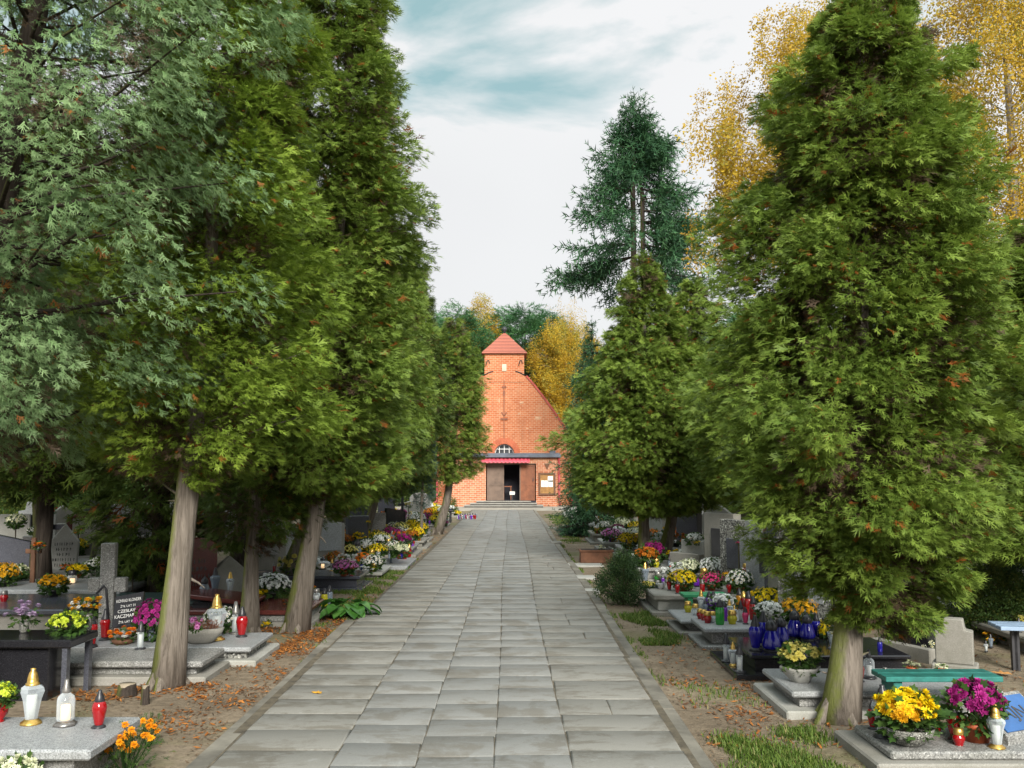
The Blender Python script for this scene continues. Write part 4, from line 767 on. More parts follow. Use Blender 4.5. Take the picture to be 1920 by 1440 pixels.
grave('long terrazzo grave with a stepped plinth behind the thick leaning trunk', -2.56, -4.6, 8.16, 8.88, T(.05, .118, .17, 'concrete', 'terrazzo', 'terrazzo', .11, .07))
grave('low terrazzo grave end block with a coarse pebbled front', -2.34, -4.6, 8.92, 9.85, [('plinth', 0, 0, -.03, .04, 'concrete_pale', .012), ('body', .11, .1, .04, .105, 'aggregate', .006), ('cover_slab', .06, .04, .105, .15, 'terrazzo_light', .012)])
grave('green granite grave carrying dusty clear lanterns', -3.5, -5, 11.4, 12.3, T(.04, .20, .25, 'concrete', 'granite_green', 'granite_green', .1, .05))
g4 = grave('dark red granite grave behind the second leaning trunk', -2.28, -4.4, 11.1, 12.25, [('plinth', 0, 0, -.03, .05, 'concrete', .012), ('body', .1, .09, .05, .125, 'terrazzo', .006), ('cover_slab', .07, .04, .125, .18, 'granite_red', .012)])
mb = MB(); mb.box(-.5, .3, -.38, .3, 0, .05, .01, M=Matrix.Translation((-1.05, 0, .24)) @ Matrix.Rotation(.12, 4, 'Y')); mb.build('slanted_tablet', M['granite_red'], g4)
mb = MB(); mb.box(-1.45, -.8, -.34, .26, .182, .245); mb.build('tablet_support', M['granite_black'], g4)
grave('dark grey polished granite grave by the grass on the left', -2.22, -4.2, 14.55, 15.6, T(.03, .15, .20, 'granite_dark', 'granite_dark', 'granite_dark', .12, .06))
grave('thin concrete slab grave just beyond the dark polished one', -2.15, -3.8, 16.1, 17.4, [('plinth', .06, .05, -.03, .05, 'concrete', .01), ('cover_slab', 0, 0, .05, .10, 'concrete_pale', .01)])
grave('flat pale slab grave reaching out to the path edge on the left', -1.9, -4.0, 17.75, 19.5, [('cover_slab', 0, 0, -.03, .05, 'terrazzo_light', .01), ('slab', 1.0, .1, .05, .15, 'terrazzo', .01)])
for i, (y, xf, mt, lb) in enumerate(((20.3, -2.0, 'terrazzo', 'grey terrazzo grave with bronze and white flowers on the left'), (22.4, -1.95, 'concrete', 'weathered concrete grave at the left, foot block by the path'), (24.7, -2.1, 'terrazzo', 'terrazzo grave left of the egg-shaped thuja trunk'), (26.8, -2.3, 'granite_dark', 'dark grave just behind the egg-shaped thuja trunk'), (29.4, -2.1, 'terrazzo', 'terrazzo grave beyond the egg-shaped thuja'), (32, -2.1, 'terrazzo_light', 'light grave near the small black bench'), (35.3, -2.3, 'terrazzo', 'grey grave two rows before the chapel forecourt on the left'), (39, -2.2, 'concrete', 'last concrete grave before the chapel forecourt on the left'))):
    grave(lb, xf, xf-2.2, y, y+1.6, T(.04, .13, .18, 'concrete', mt, mt))
for i, (x0, x1, y, z, mt, lb) in enumerate(((-4.9, -7.5, 12.1, .3, 'terrazzo_light', 'dark grave with a pale cover behind the stone cross'), (-4.85, -7.2, 10.5, .28, 'granite_dark', 'dark low grave behind the black table tomb'), (-5.3, -9, 13.7, .28, 'concrete', 'weathered grave in front of the pointed white stele'), (-5.4, -9.8, 15.4, .28, 'terrazzo', 'grey grave with tall yellow chrysanthemums far left'), (-5.9, -10.4, 17.2, .28, 'concrete', 'grey grave in the third row far left'), (-6.6, -11, 19.2, .28, 'terrazzo_light', 'pale grave in the back row far left'))):
    grave(lb, x0, x1, y, y+1.35, [('body', .1, .08, -.03, z-.06, 'concrete', .006), ('cover_slab', 0, 0, z-.06, z, mt, .012)], 'graves behind the first row')
# right
grave('low two-step terrazzo grave in the lower right corner', 2.15, 4.0, 5.74, 6.5, [('plinth', 0, 0, -.03, .055, 'concrete', .012), ('slab', .11, .07, .055, .105, 'terrazzo', .012)])
grave('terrazzo grave with a stepped base under the big right-hand thuja', 1.99, 3.6, 7.02, 7.98, T(.045, .125, .17, 'concrete_pale', 'terrazzo', 'terrazzo_light', .13, .07))
g3 = grave('black polished granite grave crowded with blue lanterns', 1.95, 3.5, 8.36, 9.5, [('ledge', 0, 0, -.03, .025, 'granite_black', .01), ('body', .2, .16, .025, .135, 'granite_black', .006), ('cover_slab', .15, .1, .135, .17, 'granite_black', .01)])
grave('grey granite grave crowded with coloured glass lanterns', 1.92, 3.4, 9.72, 10.5, T(.03, .15, .20, 'terrazzo', 'terrazzo', 'terrazzo_light', .13, .1))
grave('small grey granite pier beside the grave of coloured lanterns', 1.84, 3.3, 10.56, 11.45, T(.03, .11, .15, 'concrete', 'terrazzo', 'terrazzo_light', .14, .12))
grave('weathered grey grave block behind the green slatted bench', 1.75, 3.4, 12.0, 13.3, T(.04, .175, .245, 'concrete', 'concrete_pale', 'concrete', .1, .06))
for (y0, y1, xf, xh, z, mt, lb) in ((13.9, 15.1, 2.2, 3.6, .2, 'concrete', 'concrete grave behind the dark upright shrub on the right'), (15.6, 17.2, 2.0, 4, .22, 'terrazzo', 'grey grave beside the straight bare trunk on the right'), (19.4, 21.0, 2.2, 4.3, .22, 'terrazzo', 'terrazzo grave beyond the two right-hand trunks'), (21.4, 22.9, 2.0, 4.2, .22, 'concrete_pale', 'pale stepped grave at the right with white lanterns'), (24.0, 25.8, 2.0, 4.2, .24, 'concrete', 'concrete grave with a trough of yellow flowers on the right'), (28, 29.8, 2.1, 4.4, .24, 'terrazzo', 'terrazzo grave on the right near the creeping shrub'), (32, 33.8, 2.3, 4.6, .24, 'terrazzo_light', 'light grave with pink and white flowers at the far right'), (36, 37.8, 2.4, 4.6, .24, 'terrazzo', 'terrazzo grave second from the chapel on the right')):
    grave(lb, xf, xh, y0, y1, T(.04, z-.06, z, 'concrete', mt, mt))
grave('pale double block under a planter nearest the chapel on the right', 2.2, 3.4, 39.2, 41.0, [('plinth', 0, 0, -.03, .12, 'concrete_pale', .01), ('cover_slab', .3, .3, .12, .3, 'concrete_pale', .01)])
for (y, x0, x1, z, mt, lb) in ((9.2, 5.0, 8, .16, 'concrete', 'low kerbed grave with autumn flowers at the right edge'), (11.5, 4.6, 7, .2, 'terrazzo', 'grey grave behind the blue-grey bench'), (14.2, 4.8, 8, .25, 'terrazzo', 'pale grave in the second row on the right'), (17.5, 5.2, 8.5, .25, 'concrete', 'concrete grave in the second row far right')):
    grave(lb, x0, x1, y, y+1.3, [('body', .1, .08, -.03, z-.06, 'concrete', .006), ('cover_slab', 0, 0, z-.06, z, mt, .012)], 'graves behind the first row')
tr = thing('flower_trough', 'rusty brown trough holding white flowers right of the path', 'trough', gz(1119, 1054, 0), 0); mb = MB(); mb.box(-.32, .32, 0, .35, -.02, .2, .01); mb.box(-.34, .34, -.02, .37, .2, .235, .006); mb.build('trough', mat_plain('rusty_trough', (.17, .075, .04), .8, .4, 5), tr); SUP.append((tr.location.x-.32, tr.location.x+.32, tr.location.y, tr.location.y+.35, .235))
mb = MB(); mb.box(-.3, .3, .02, .33, .236, .24); mb.build('soil', M['soil'], tr)
for px, py, w, d_, lb in ((1085, 1083, .55, .45, 'flat grey flagstone set in the soil beside the right kerb'), (1092, 1108, .5, .3, 'narrow pale flagstone in front of the dark upright shrub'), (1096, 1060, .7, .5, 'worn flagstone in the soil next to the rusty trough')):
    p = gz(px, py, 0); mb = MB(); mb.box(-w/2, w/2, -d_/2, d_/2, -.05, .02, .01); tag(mb.build('flagstone', M['concrete_pale'], loc=p), lb, 'flagstone')
for px, py, lb in ((1043, 1020, 'small stone block by the right kerb, nearer the big shrub'), (1035, 992, 'small stone block by the right kerb, nearer the chapel')):
    p = gz(px, py, 0); mb = MB(); mb.box(-.14, .14, -.12, .12, -.05, .06, .015, jit=.015); tag(mb.build('stone_block', M['concrete'], loc=p), lb, 'stone')
# ------------------------------------------------------------------ headstones and crosses
def strokes(w, h, rows, seed, y=-.002, size=1.0):
    """worn engraved lettering too small to read: rows of short strokes"""
    r = random.Random(seed); mb = MB(); rh = h/rows
    for i in range(rows):
        z = h-(i+.5)*rh; L = w*r.uniform(.55, 1); x = -L/2
        while x < L/2:
            cw = rh*r.uniform(.22, .42)*size; mb.box(x, min(x+cw*.35, L/2), y-.002, y+.001, z-rh*.28*size, z+rh*.28*size)
            if r.random() < .6: mb.box(x+cw*.35, min(x+cw*.8, L/2+.01), y-.002, y+.001, z+rh*.2*size*r.choice((-1, 0, 1))-rh*.05, z+rh*.2*size*r.choice((-1, 0, 1))+rh*.05)
            x += cw*1.5
    return mb.mesh('inscription')
def headstone(label, X, Yd, w, h, kind='rect', mt='terrazzo', rz=0.0, plaque=None, rows=0, th=.14, z0=0.0, grp='headstones'):
    root = thing('headstone', label, 'headstone', (X, Yd, z0), rz, grp)
    mb = MB(); mb.box(-w*.6, w*.6, -th*.9, th*.9, -.03, .12, .01); mb.build('base', M['concrete'], root)
    mb = MB(); a = w/2; b0 = .12
    poly = {'rect': [(-a, b0), (a, b0), (a, h), (-a, h)], 'slope': [(-a, b0), (a, b0), (a, h*.86), (-a, h)], 'pointed': [(-a*.9, b0), (a*.9, b0), (a, h*.72), (0, h), (-a, h*.72)],
            'round': [(-a, b0), (a, b0)]+[(a*math.cos(t_), h-a*.6+a*.6*math.sin(t_)) for t_ in np.linspace(0, PI, 11)], 'shoulder': [(-a, b0), (a, b0), (a, h*.8), (a*.6, h*.82), (a*.5, h), (-a*.5, h), (-a*.6, h*.82), (-a, h*.8)]}[kind]
    mb.prism(poly, -th/2, th/2); m = mb.mesh('slab'); bmm = bmesh.new(); bmm.from_mesh(m); bmesh.ops.bevel(bmm, geom=[e for e in bmm.edges if e.calc_face_angle(0) > .6], offset=.008, segments=1, affect='EDGES'); bmm.to_mesh(m); bmm.free()
    put('slab', m, M[mt], root); f = -th/2
    if plaque:
        pw, ph, pz, pmt = plaque; mb = MB(); mb.box(-pw/2, pw/2, f-.018, f-.001, pz, pz+ph, .004); pl = mb.build('plaque', M[pmt], root); f -= .018
        if rows: put('inscription', strokes(pw*.85, ph*.85, rows, int(X*100)), M['white_paint'] if 'granite' in pmt or 'dark' in pmt else M['engrave'], pl, (0, f-.001, pz+ph*.08))
    elif rows: put('inscription', strokes(w*.8, h*.52, rows, int(X*100)), M['engrave'] if 'black' not in mt and 'dark' not in mt else M['white_paint'], root, (0, f-.001, h*.2))
    return root
def cross(label, X, Yd, h, w, mt='terrazzo', rz=0.0, th=.1, bw=.13, arm=.68, z0=0, base=True):
    root = thing('grave_cross', label, 'cross', (X, Yd, z0), rz, 'grave crosses'); mb = MB()
    mb.box(-bw/2, bw/2, -th/2, th/2, -.03, h, .008); mb.build('upright', M[mt], root); mb = MB(); z = h*arm
    mb.box(-w/2, -bw/2+.001, -th/2+.003, th/2-.003, z-bw/2, z+bw/2, .006); mb.build('arm', M[mt], root); mb = MB(); mb.box(bw/2-.001, w/2, -th/2+.003, th/2-.003, z-bw/2, z+bw/2, .006); mb.build('arm', M[mt], root)
    if base: mb = MB(); mb.box(-bw*1.3, bw*1.3, -th*1.2, th*1.2, -.03, .16, .01); mb.build('base', M['concrete'], root)
    return root
def at(px, Y): return gd(px, 888, Y).x
def hz(py, Y): return gd(957, py, Y).z
cr = cross('grey terrazzo stone cross above the orange and white bouquet', at(211, 9.6), 9.6, hz(1018, 9.6)-.15, .36, 'terrazzo', .12, z0=.15, base=False, bw=.14, arm=.55)
mb = MB(); mb.tube([(-.09, -.062, .42), (-.02, -.062, .50), (.0, -.062, .46), (.03, -.062, .2)], .012, 5); mb.build('crucifix', M['iron'], cr)
# dark name plaque with white lettering (tilted)
pl = thing('name_plaque', 'black slanted plaque with white lettering beside the stone cross', 'plaque', (at(248, 9.35), 9.35, .27), 0); pw, ph = .27, .29
Mx = Matrix.Rotation(-.22, 4, 'X'); mb = MB(); mb.prism([(-pw/2, -.0), (pw/2, -.0), (pw/2, ph+.05), (-pw/2, ph)], -.02, .02, Mx); mb.build('panel', M['granite_black'], pl); mb = MB(); mb.box(-.12, .12, .0, .14, -.12, -.003); mb.build('stand', M['concrete'], pl)
for i, (tx, sz) in enumerate((('KONRAD KLONDER', .042), ('\u017bY\u0141 LAT 31', .03), ('CZES\u0141AW', .042), ('KACZMAREK', .046), ('\u017bY\u0141 LAT 71', .03))):
    m = text_mesh(tx, sz, .001, 'CENTER'); o = put('lettering', m, M['white_paint'], pl); xs_ = max((abs(v.co.x) for v in m.vertices), default=1); k = min(1, .12/xs_)
    o.matrix_local = Mx @ Matrix.Translation((0, -.0225, ph-.045-i*.05)) @ Matrix.Rotation(PI/2, 4, 'X') @ Matrix.Rotation(.13, 4, 'Z') @ Matrix.Diagonal((k, 1, 1, 1))
LS = PI/2-.5
headstone('white pointed stele with rows of worn lettering', at(105, 14.9), 15.3, .42, hz(985, 15.0), 'pointed', 'concrete_pale', .25, rows=6)
headstone('pale narrow stele under a pink bouquet at the far left', at(57, 15.2), 15.4, .3, hz(1006, 15.2), 'rect', 'concrete_pale', .3)
headstone('dark grey headstone cut off by the left picture edge', at(12, 13.2), 13.4, .55, hz(1000, 13.2), 'slope', 'granite_dark', .2)
cross('dark metal cross behind the white pointed stele', at(84, 18), 18.3, hz(955, 18), .62, 'granite_dark', .1, .06, .1)
cross('pale small cross standing behind the dark metal one', at(90, 20), 20.4, hz(958, 20), .5, 'concrete_pale', 0, .06, .07)
headstone('reddish rounded headstone behind tall yellow chrysanthemums', at(150, 19), 19.4, .75, hz(962, 19), 'round', 'granite_red', .2, plaque=(.5, .5, .35, 'concrete_pale'), rows=4)
headstone('grey headstone in the shade left of the stone cross', at(185, 17.4), 17.6, .7, hz(1000, 17.4), 'rect', 'concrete', .3)
cross('brown wooden cross post rising above the left flowers', at(70, 12.9), 12.9, hz(1008, 12.9), .2, 'wood_brown', .1, .05, .06, .8, base=False)
wp = thing('wooden_post', 'pale weathered post leaning by the yellow chrysanthemums on the left', 'post', (at(158, 15.6), 15.9, 0)); mb = MB(); mb.tube([(0, 0, -.05), (.12, 0, .7), (.2, 0, hz(960, 15.6))], [.05, .045, .03], 8, bump=.08); mb.build('post', M['bark'], wp); mb = MB(); mb.tube([(.1, -.03, .55), (.24, -.04, .75)], .012, 5); mb.build('bracket', M['iron'], wp)
headstone('reddish brown rounded headstone behind the thick leaning trunk', at(374, 12.6), 12.6, .5, hz(1008, 12.6), 'round', 'granite_red', LS-.4, rows=5)
headstone('pointed grey stele beside the thin dark trunk', at(434, 12.9), 12.9, .42, hz(1042, 12.9), 'pointed', 'concrete', LS-.5)
headstone('pale grey headstone left of the dark polished grave', at(503, 16), 16, .8, hz(985, 16), 'rect', 'concrete', LS, plaque=(.4, .5, .4, 'terrazzo'))
headstone('tall pale headstone behind pale yellow chrysanthemums', at(532, 16.4), 16.7, .8, hz(975, 16.4), 'slope', 'terrazzo_light', LS+.2)
headstone('square shop-like lantern niche far behind the thin trunk', at(480, 21), 21, .6, .8, 'rect', 'concrete_pale', .2, plaque=(.3, .3, .3, 'granite_dark'))
headstone('grey headstone right of the second leaning trunk', at(618, 17.6), 17.6, .6, hz(968, 17.6), 'slope', 'concrete', LS-.4, plaque=(.45, .5, .35, 'terrazzo_light'))
headstone('tall grey stele behind white lilies on the left', at(667, 21), 21.3, .5, hz(968, 21), 'rect', 'granite_dark', LS-.5)
headstone('slim grey stele left of the purple chrysanthemum', at(705, 23.4), 23.6, .45, hz(962, 23.4), 'rect', 'terrazzo', LS-.5)
headstone('grey headstone behind the far bronze chrysanthemums', at(742, 27), 27, .6, .8, 'slope', 'granite_black', LS-.5)
headstone('light headstone behind far white chrysanthemums on the left', at(770, 33), 33.4, .6, .8, 'round', 'concrete_pale', LS-.5)
cross('black slim cross among the far left flowers', at(755, 31), 31, 1.1, .3, 'iron', .3, .06, .08)
headstone('low pale stone on the grass between the left trunks', at(270, 15.6), 15.6, .7, .75, 'rect', 'concrete', .8)
# right headstones
RS = -PI/2+.42
st = headstone('stepped grey block monument topped with white flowers', at(1313, 15.9), 15.9, .5, hz(1012, 15.9), 'rect', 'concrete_pale', RS+.2, th=.45); SUP.append((at(1290, 15.9), at(1340, 15.9), 15.6, 16.2, hz(1012, 15.9)))
mb = MB(); mb.box(-.33, .33, -.42, -.226, -.03, .46, .01); mb.build('front_step', M['concrete'], st); mb = MB(); mb.box(.252, .42, -.2, .2, -.03, .58, .01); mb.build('side_pier', M['concrete_pale'], st)
headstone('grey headstone with dark square plaque next to the stepped block', at(1352, 14.6), 14.6, .75, 1.15, 'rect', 'concrete', RS, plaque=(.34, .42, .5, 'plaque_dark'))
headstone('speckled headstone with a pale oval portrait plaque', at(1386, 13.4), 13.5, .7, 1.1, 'rect', 'aggregate', RS, plaque=(.36, .42, .42, 'granite_dark'))
hs = headstone('light headstone with a small red lantern shelf', at(1413, 12.7), 12.7, .5, 1.1, 'shoulder', 'terrazzo_light', RS); mb = MB(); mb.box(-.13, .13, -.25, -.073, .40, .43); mb.build('shelf', M['granite_red'], hs)
headstone('tall light headstone with narrow black plaque', at(1441, 12.0), 12.1, .75, 1.15, 'rect', 'terrazzo_light', RS, plaque=(.16, .4, .5, 'plaque_dark'))
headstone('dark framed headstone between two speckled ones on the right', at(1467, 11.4), 11.4, .6, 1.1, 'rect', 'granite_dark', RS, plaque=(.42, .7, .25, 'concrete'))
headstone('pale green-grey speckled headstone behind the orange chrysanthemum', at(1512, 10.6), 10.6, .8, 1.15, 'rect', 'aggregate', RS+.15, plaque=(.5, .55, .35, 'terrazzo_light'), rows=5)
headstone('black headstone behind the mossy base of the big right-hand thuja', at(1700, 9.3), 9.4, .6, .75, 'slope', 'granite_black', RS)
headstone('grey block headstone with a pale side pillar behind the teal bench', at(1806, 8.1), 8.4, .3, .5, 'shoulder', 'concrete', -.5)
headstone('light headstone behind pink bouquets at the right edge', at(1893, 14.5), 14.8, .7, 1.0, 'rect', 'terrazzo_light', -.6)
headstone('pale stele far behind the tall right-edge bush', at(1880, 18), 18.2, .6, 1.3, 'pointed', 'concrete_pale', -.4)
headstone('dark grey headstone beyond the mossy leaning trunk', at(1290, 21), 21, .8, 1.1, 'rect', 'granite_dark', RS)
headstone('light headstone between the two right-hand trunks', at(1228, 24), 24, .8, 1.15, 'round', 'concrete_pale', RS)
headstone('grey headstone far right behind white chrysanthemums', at(1180, 27), 27.3, .8, 1.1, 'slope', 'concrete', RS)
headstone('light headstone behind the yellow trough flowers', at(1165, 31), 31, .8, 1.0, 'rect', 'terrazzo_light', RS)
# blue plaque on a slanted terrazzo rest
p = gz(1890, 1398, .105); th_ = .45; bp = thing('name_plaque', 'bright blue name plaque on a slanted terrazzo block in the lower right corner', 'plaque', (p.x+.23*math.cos(th_)-.13*math.sin(th_), p.y+.13*math.cos(th_)+.23*math.sin(th_), .105), th_)
mb = MB(); vs = mb.bm.verts; A_ = [vs.new((x, y, z)) for x in (-.23, .23) for y, z in ((-.13, 0), (.13, 0), (.13, .23), (-.13, .05))]
for f in ((0, 1, 2, 3), (7, 6, 5, 4), (0, 4, 5, 1), (1, 5, 6, 2), (2, 6, 7, 3), (3, 7, 4, 0)): mb.bm.faces.new([A_[i] for i in f])
mb.build('block', M['terrazzo'], bp)
Mp = Matrix.Translation((0, -.13, .05)) @ Matrix.Rotation(math.atan2(.18, .26), 4, 'X')
mb = MB(); mb.box(-.205, .205, .025, .285, .001, .012, .002, Mp); mb.build('panel', M['plaque_blue'], bp)
o = put('lettering', text_mesh('RAJN', .13, .0015), M['engrave'], bp); o.matrix_local = Mp @ Matrix.Translation((-.19, .11, .0135))
# ------------------------------------------------------------------ benches
def bench(label, x0, x1, y0, y1, z, mt, slats=2, leg='panel', th=.035, rz=0):
    cx, cy = (x0+x1)/2, (y0+y1)/2; root = thing('bench', label, 'bench', (cx, cy, 0), rz); hw, hd = (x1-x0)/2, (y1-y0)/2; st_ = 2*hd/slats
    mb = MB()
    for i in range(slats): mb.box(-hw, hw, -hd+i*st_+.004, -hd+(i+1)*st_-.004, z-th, z, .004)
    mb.build('seat', M[mt], root)
    for s in (-1, 1):
        mb = MB()
        if leg == 'panel': mb.box(s*(hw-.09)-.03, s*(hw-.09)+.03, -hd*.8, hd*.8, -.03, z-th-.001, .004)
        else: mb.box(s*(hw-.16)-.022, s*(hw-.16)+.022, -.025, .025, -.05, z-th-.001)
        mb.build('leg', M[mt if leg == 'panel' else 'iron'], root)
    return root
bench('teal painted plank bench behind the yellow chrysanthemum bowl', 2.56, 3.36, 6.62, 6.9, .37, 'wood_teal', 2)
bench('green slatted bench between the grey grave block and the coloured lanterns', 2.08, 2.62, 11.6, 11.9, .3, 'wood_green', 4)
b3 = bench('small blue-grey bench with scalloped boards on thin iron legs', 4.40, 4.74, 8.6, 8.95, .39, 'wood_bluegrey', 3, 'post', rz=-.15)
bench('small black bench by the far left graves', at(833, 35), at(850, 35), 34.6, 35.2, .42, 'iron', 2, 'panel')

r = random.Random(77); kinds = (('rect', 'concrete_pale', 'pale rectangular'), ('round', 'terrazzo', 'grey round-topped'), ('slope', 'granite_dark', 'dark slanted'), ('pointed', 'concrete', 'weathered pointed'), ('shoulder', 'terrazzo_light', 'light shouldered'), ('rect', 'granite_black', 'black rectangular'))
for i, (px, y, where) in enumerate(((20, 19, 'in the back row at the left picture edge'), (48, 21, 'just right of the left picture edge'), (70, 23, 'behind the wooden cross post'), (120, 22, 'behind the pointed stele in the back row'), (185, 21, 'in the back row above the white potted flowers'), (225, 23, 'in the back row above the stone cross'), (265, 20, 'in the shade left of the thick trunk'), (300, 24, 'in the distance left of the thick trunk'), (400, 22, 'in the back row right of the thick trunk'), (450, 25, 'in the back row behind the thin trunk'), (640, 27, 'behind the white lilies'), (675, 30, 'in the distance behind the pale lilies'), (725, 33, 'in the distance above the purple chrysanthemum'), (788, 36, 'close to the egg-shaped thuja'),
        (1150, 35, 'near the young spruce'), (1250, 30, 'behind the mossy leaning trunk in the back row'), (1290, 26, 'behind the stepped block in the back row'), (1345, 23, 'behind the dark plaque headstone'), (1400, 21, 'in the back row behind the portrait headstone'), (1850, 20, 'in the back row left of the right-edge bush'), (1890, 24, 'in the distance at the right edge'))):
    kd, mt, wd = kinds[(i*5+i//6) % 6]; headstone(wd+' headstone '+where, at(px, y), y, r.uniform(.55, .85), r.uniform(.8, 1.25), kd, mt, r.uniform(-.3, .3)+(.5 if px < 957 else -.5), grp='headstones of the back rows')
# ------------------------------------------------------------------ flowers
MISS = []
DEP = {(366, 1180): 8.62, (1302, 1018): 15.8, (1306, 1020): 15.6, (1330, 1014): 15.9, (1325, 1016): 15.7, (1466, 1076): 11.1, (1385, 1020): 13.3, (132, 975): 19.3, (147, 1000): 17.2, (139, 1028): 16.8, (118, 1012): 16.5, (52, 1024): 15.3, (30, 985): 17, (62, 1000): 17, (96, 960): 20, (72, 1034): 12.8, (766, 950): 27, (250, 1050): 12.5, (1872, 1034): 14.4, (1884, 1022): 14.7, (1880, 1095): 14.0, (690, 982): 20, (1278, 1018): 20.8}
def support(px, py):
    if (px, py) in DEP: return gd(px, py, DEP[px, py])
    best = None
    for (x0, x1, y0, y1, z) in SUP:
        p = gz(px, py, z)
        if x0-.02 <= p.x <= x1+.02 and y0-.02 <= p.y <= y1+.02 and (best is None or p.y < best.y):
            best = p
    g = gz(px, py, 0)
    if best is None:
        bd = 1e9
        for (x0, x1, y0, y1, z) in SUP:
            p = gz(px, py, z); dx = max(x0+.08-p.x, 0, p.x-x1+.08); dy = max(y0+.08-p.y, 0, p.y-y1+.08); d = math.hypot(dx, dy)
            if d < bd: bd, c = d, Vector((min(max(p.x, x0+.08), x1-.08), min(max(p.y, y0+.08), y1-.08), z))
        MISS.append((px, py, round(bd, 2)))
        if bd < .2: best = c
    return best if best is not None else g
def petal_ring(c, n, R, nq, e, seed, V, Q, core, pt, L0=.12):
    """nq petals leaning out from axis n at elevation e (rad)"""
    r = random.Random(seed); n = n/np.linalg.norm(n); a = np.cross(n, [.31, .2, .93]); a /= np.linalg.norm(a); b = np.cross(n, a); ph = r.random()*6
    for i in range(nq):
        th = ph+2*PI*(i+r.uniform(-.25, .25))/nq; d = a*math.cos(th)+b*math.sin(th); t_ = -a*math.sin(th)+b*math.cos(th); ee = e+r.uniform(-.15, .15); u = d*math.cos(ee)+n*math.sin(ee); L = R*r.uniform(.85, 1.12); w = L*min(.34, 2.1/nq); k = len(V)
        V += [c+u*L*L0, c+u*L*.62+t_*w, c+u*L-n*L*.06, c+u*L*.62-t_*w]; Q.append((k, k+1, k+2, k+3)); core += [pt]*4
def flower_mesh(style, seed):
    r = random.Random(seed); V = []; Q = []; core = []; rn = []
    def bloom(c, n, R, kind):
        k = len(V); s = r.randrange(10**6)
        if kind == 'small': petal_ring(c, n, R, 9, .15, s, V, Q, core, 0); petal_ring(c, n, R*.72, 6, .8, s+1, V, Q, core, 0)
        elif kind == 'daisy': petal_ring(c, n, R, 11, .1, s, V, Q, core, 0); petal_ring(c+n*R*.06, n, R*.34, 6, .3, s+2, V, Q, core, 1)
        else:
            for e, q, f in ((-.45, 11, .9), (-.05, 12, 1), (.35, 11, .97), (.75, 8, .9), (1.15, 5, .8)): petal_ring(c, n, R*f, q, e, s+q, V, Q, core, 0)
        rn.extend([r.random()]*(len(V)-k))
    if style in ('dome', 'daisy'):
        nb = 150 if style == 'dome' else 110
        for i in range(nb):
            f = (i+.5)/nb; el = math.asin(1-1.22*f); th = i*2.39996+r.uniform(-.2, .2); k = r.uniform(.93, 1.05)*(1+.10*math.sin(3*th+seed)+.06*math.sin(5*th+el*4)); n = np.array([math.cos(el)*math.cos(th), math.cos(el)*math.sin(th), math.sin(el)])
            c = np.array([n[0]*.5*k, n[1]*.5*k, n[2]*.36*k]); nn = n+np.array([r.uniform(-.3, .3), r.uniform(-.3, .3), r.uniform(0, .5)]); bloom(c, nn/np.linalg.norm(nn), r.uniform(.05, .075), 'small' if style == 'dome' else 'daisy')
    elif style == 'pom':
        nb = 38
        for i in range(nb):
            f = (i+.5)/nb; el = math.asin(1-1.05*f); th = i*2.39996+r.uniform(-.3, .3); n = np.array([math.cos(el)*math.cos(th), math.cos(el)*math.sin(th), math.sin(el)]); k = r.uniform(.82, 1.05); bloom(np.array([n[0]*.43*k, n[1]*.43*k, n[2]*.31*k]), n, r.uniform(.085, .125), 'pom')
    elif style == 'bouquet':
        for i in range(8):
            th = i*2.4; q = .36*math.sqrt((i+.3)/8); n = np.array([math.cos(th)*q, math.sin(th)*q, .55]); n /= np.linalg.norm(n); bloom(np.array([math.cos(th)*q, math.sin(th)*q, r.uniform(-.14, .22)-q*.3]), n, r.uniform(.12, .16), 'pom')
    elif style == 'clump':
        for i in range(20):
            th = r.uniform(0, 6.28); q = math.sqrt(r.random())*.48; bloom(np.array([math.cos(th)*q, math.sin(th)*q, r.uniform(-.1, .28)]), np.array([math.cos(th)*.3, math.sin(th)*.3-.3, .8]), r.uniform(.085, .11), 'pom')
    return mesh_np('blossoms', V, Q, {'rnd': rn, 'core': core})
def leaves_mesh(style, seed):
    r = np.random.default_rng(seed); n = 260 if style in ('dome', 'daisy', 'pom') else 60; d = nrmz(r.normal(size=(n, 3))); k = np.cbrt(r.uniform(.25, 1, n))
    P = d*k[:, None]*np.array([.44, .44, .34]); P[:, 2] -= .04; low = r.random(n) < .4; P[low, 2] = -r.uniform(.1, .42, low.sum()); P[low, :2] *= .8
    if style in ('bouquet', 'clump'): P[:, :2] *= .8; P[:, 2] -= .08
    D = d+np.array([0, 0, .2])+r.normal(0, .3, (n, 3)); return scatter_mesh('foliage', P, D, r.normal(size=(n, 3))+np.array([0, 0, 1]), np.full(n, .17)*r.uniform(.7, 1.3, n), r.random(n), 'mumleaf', r)
def tmpl_mumleaf(seed):
    V = [(0, 0, 0), (.28, .3, .03), (.2, .45, 0), (.34, .7, .03), (.12, .75, 0), (0, 1, -.12), (-.12, .75, 0), (-.34, .7, .03), (-.2, .45, 0), (-.28, .3, .03)]; return np.array(V, float), np.array([(0, 1, 2), (0, 2, 8), (0, 8, 9), (2, 3, 4), (2, 4, 6), (2, 6, 8), (6, 7, 8), (4, 5, 6)])
TS['mumleaf'] = [tmpl_mumleaf(0)]
CACHE = {}
def cached(key, fn):
    if key not in CACHE: CACHE[key] = fn()
    return CACHE[key]
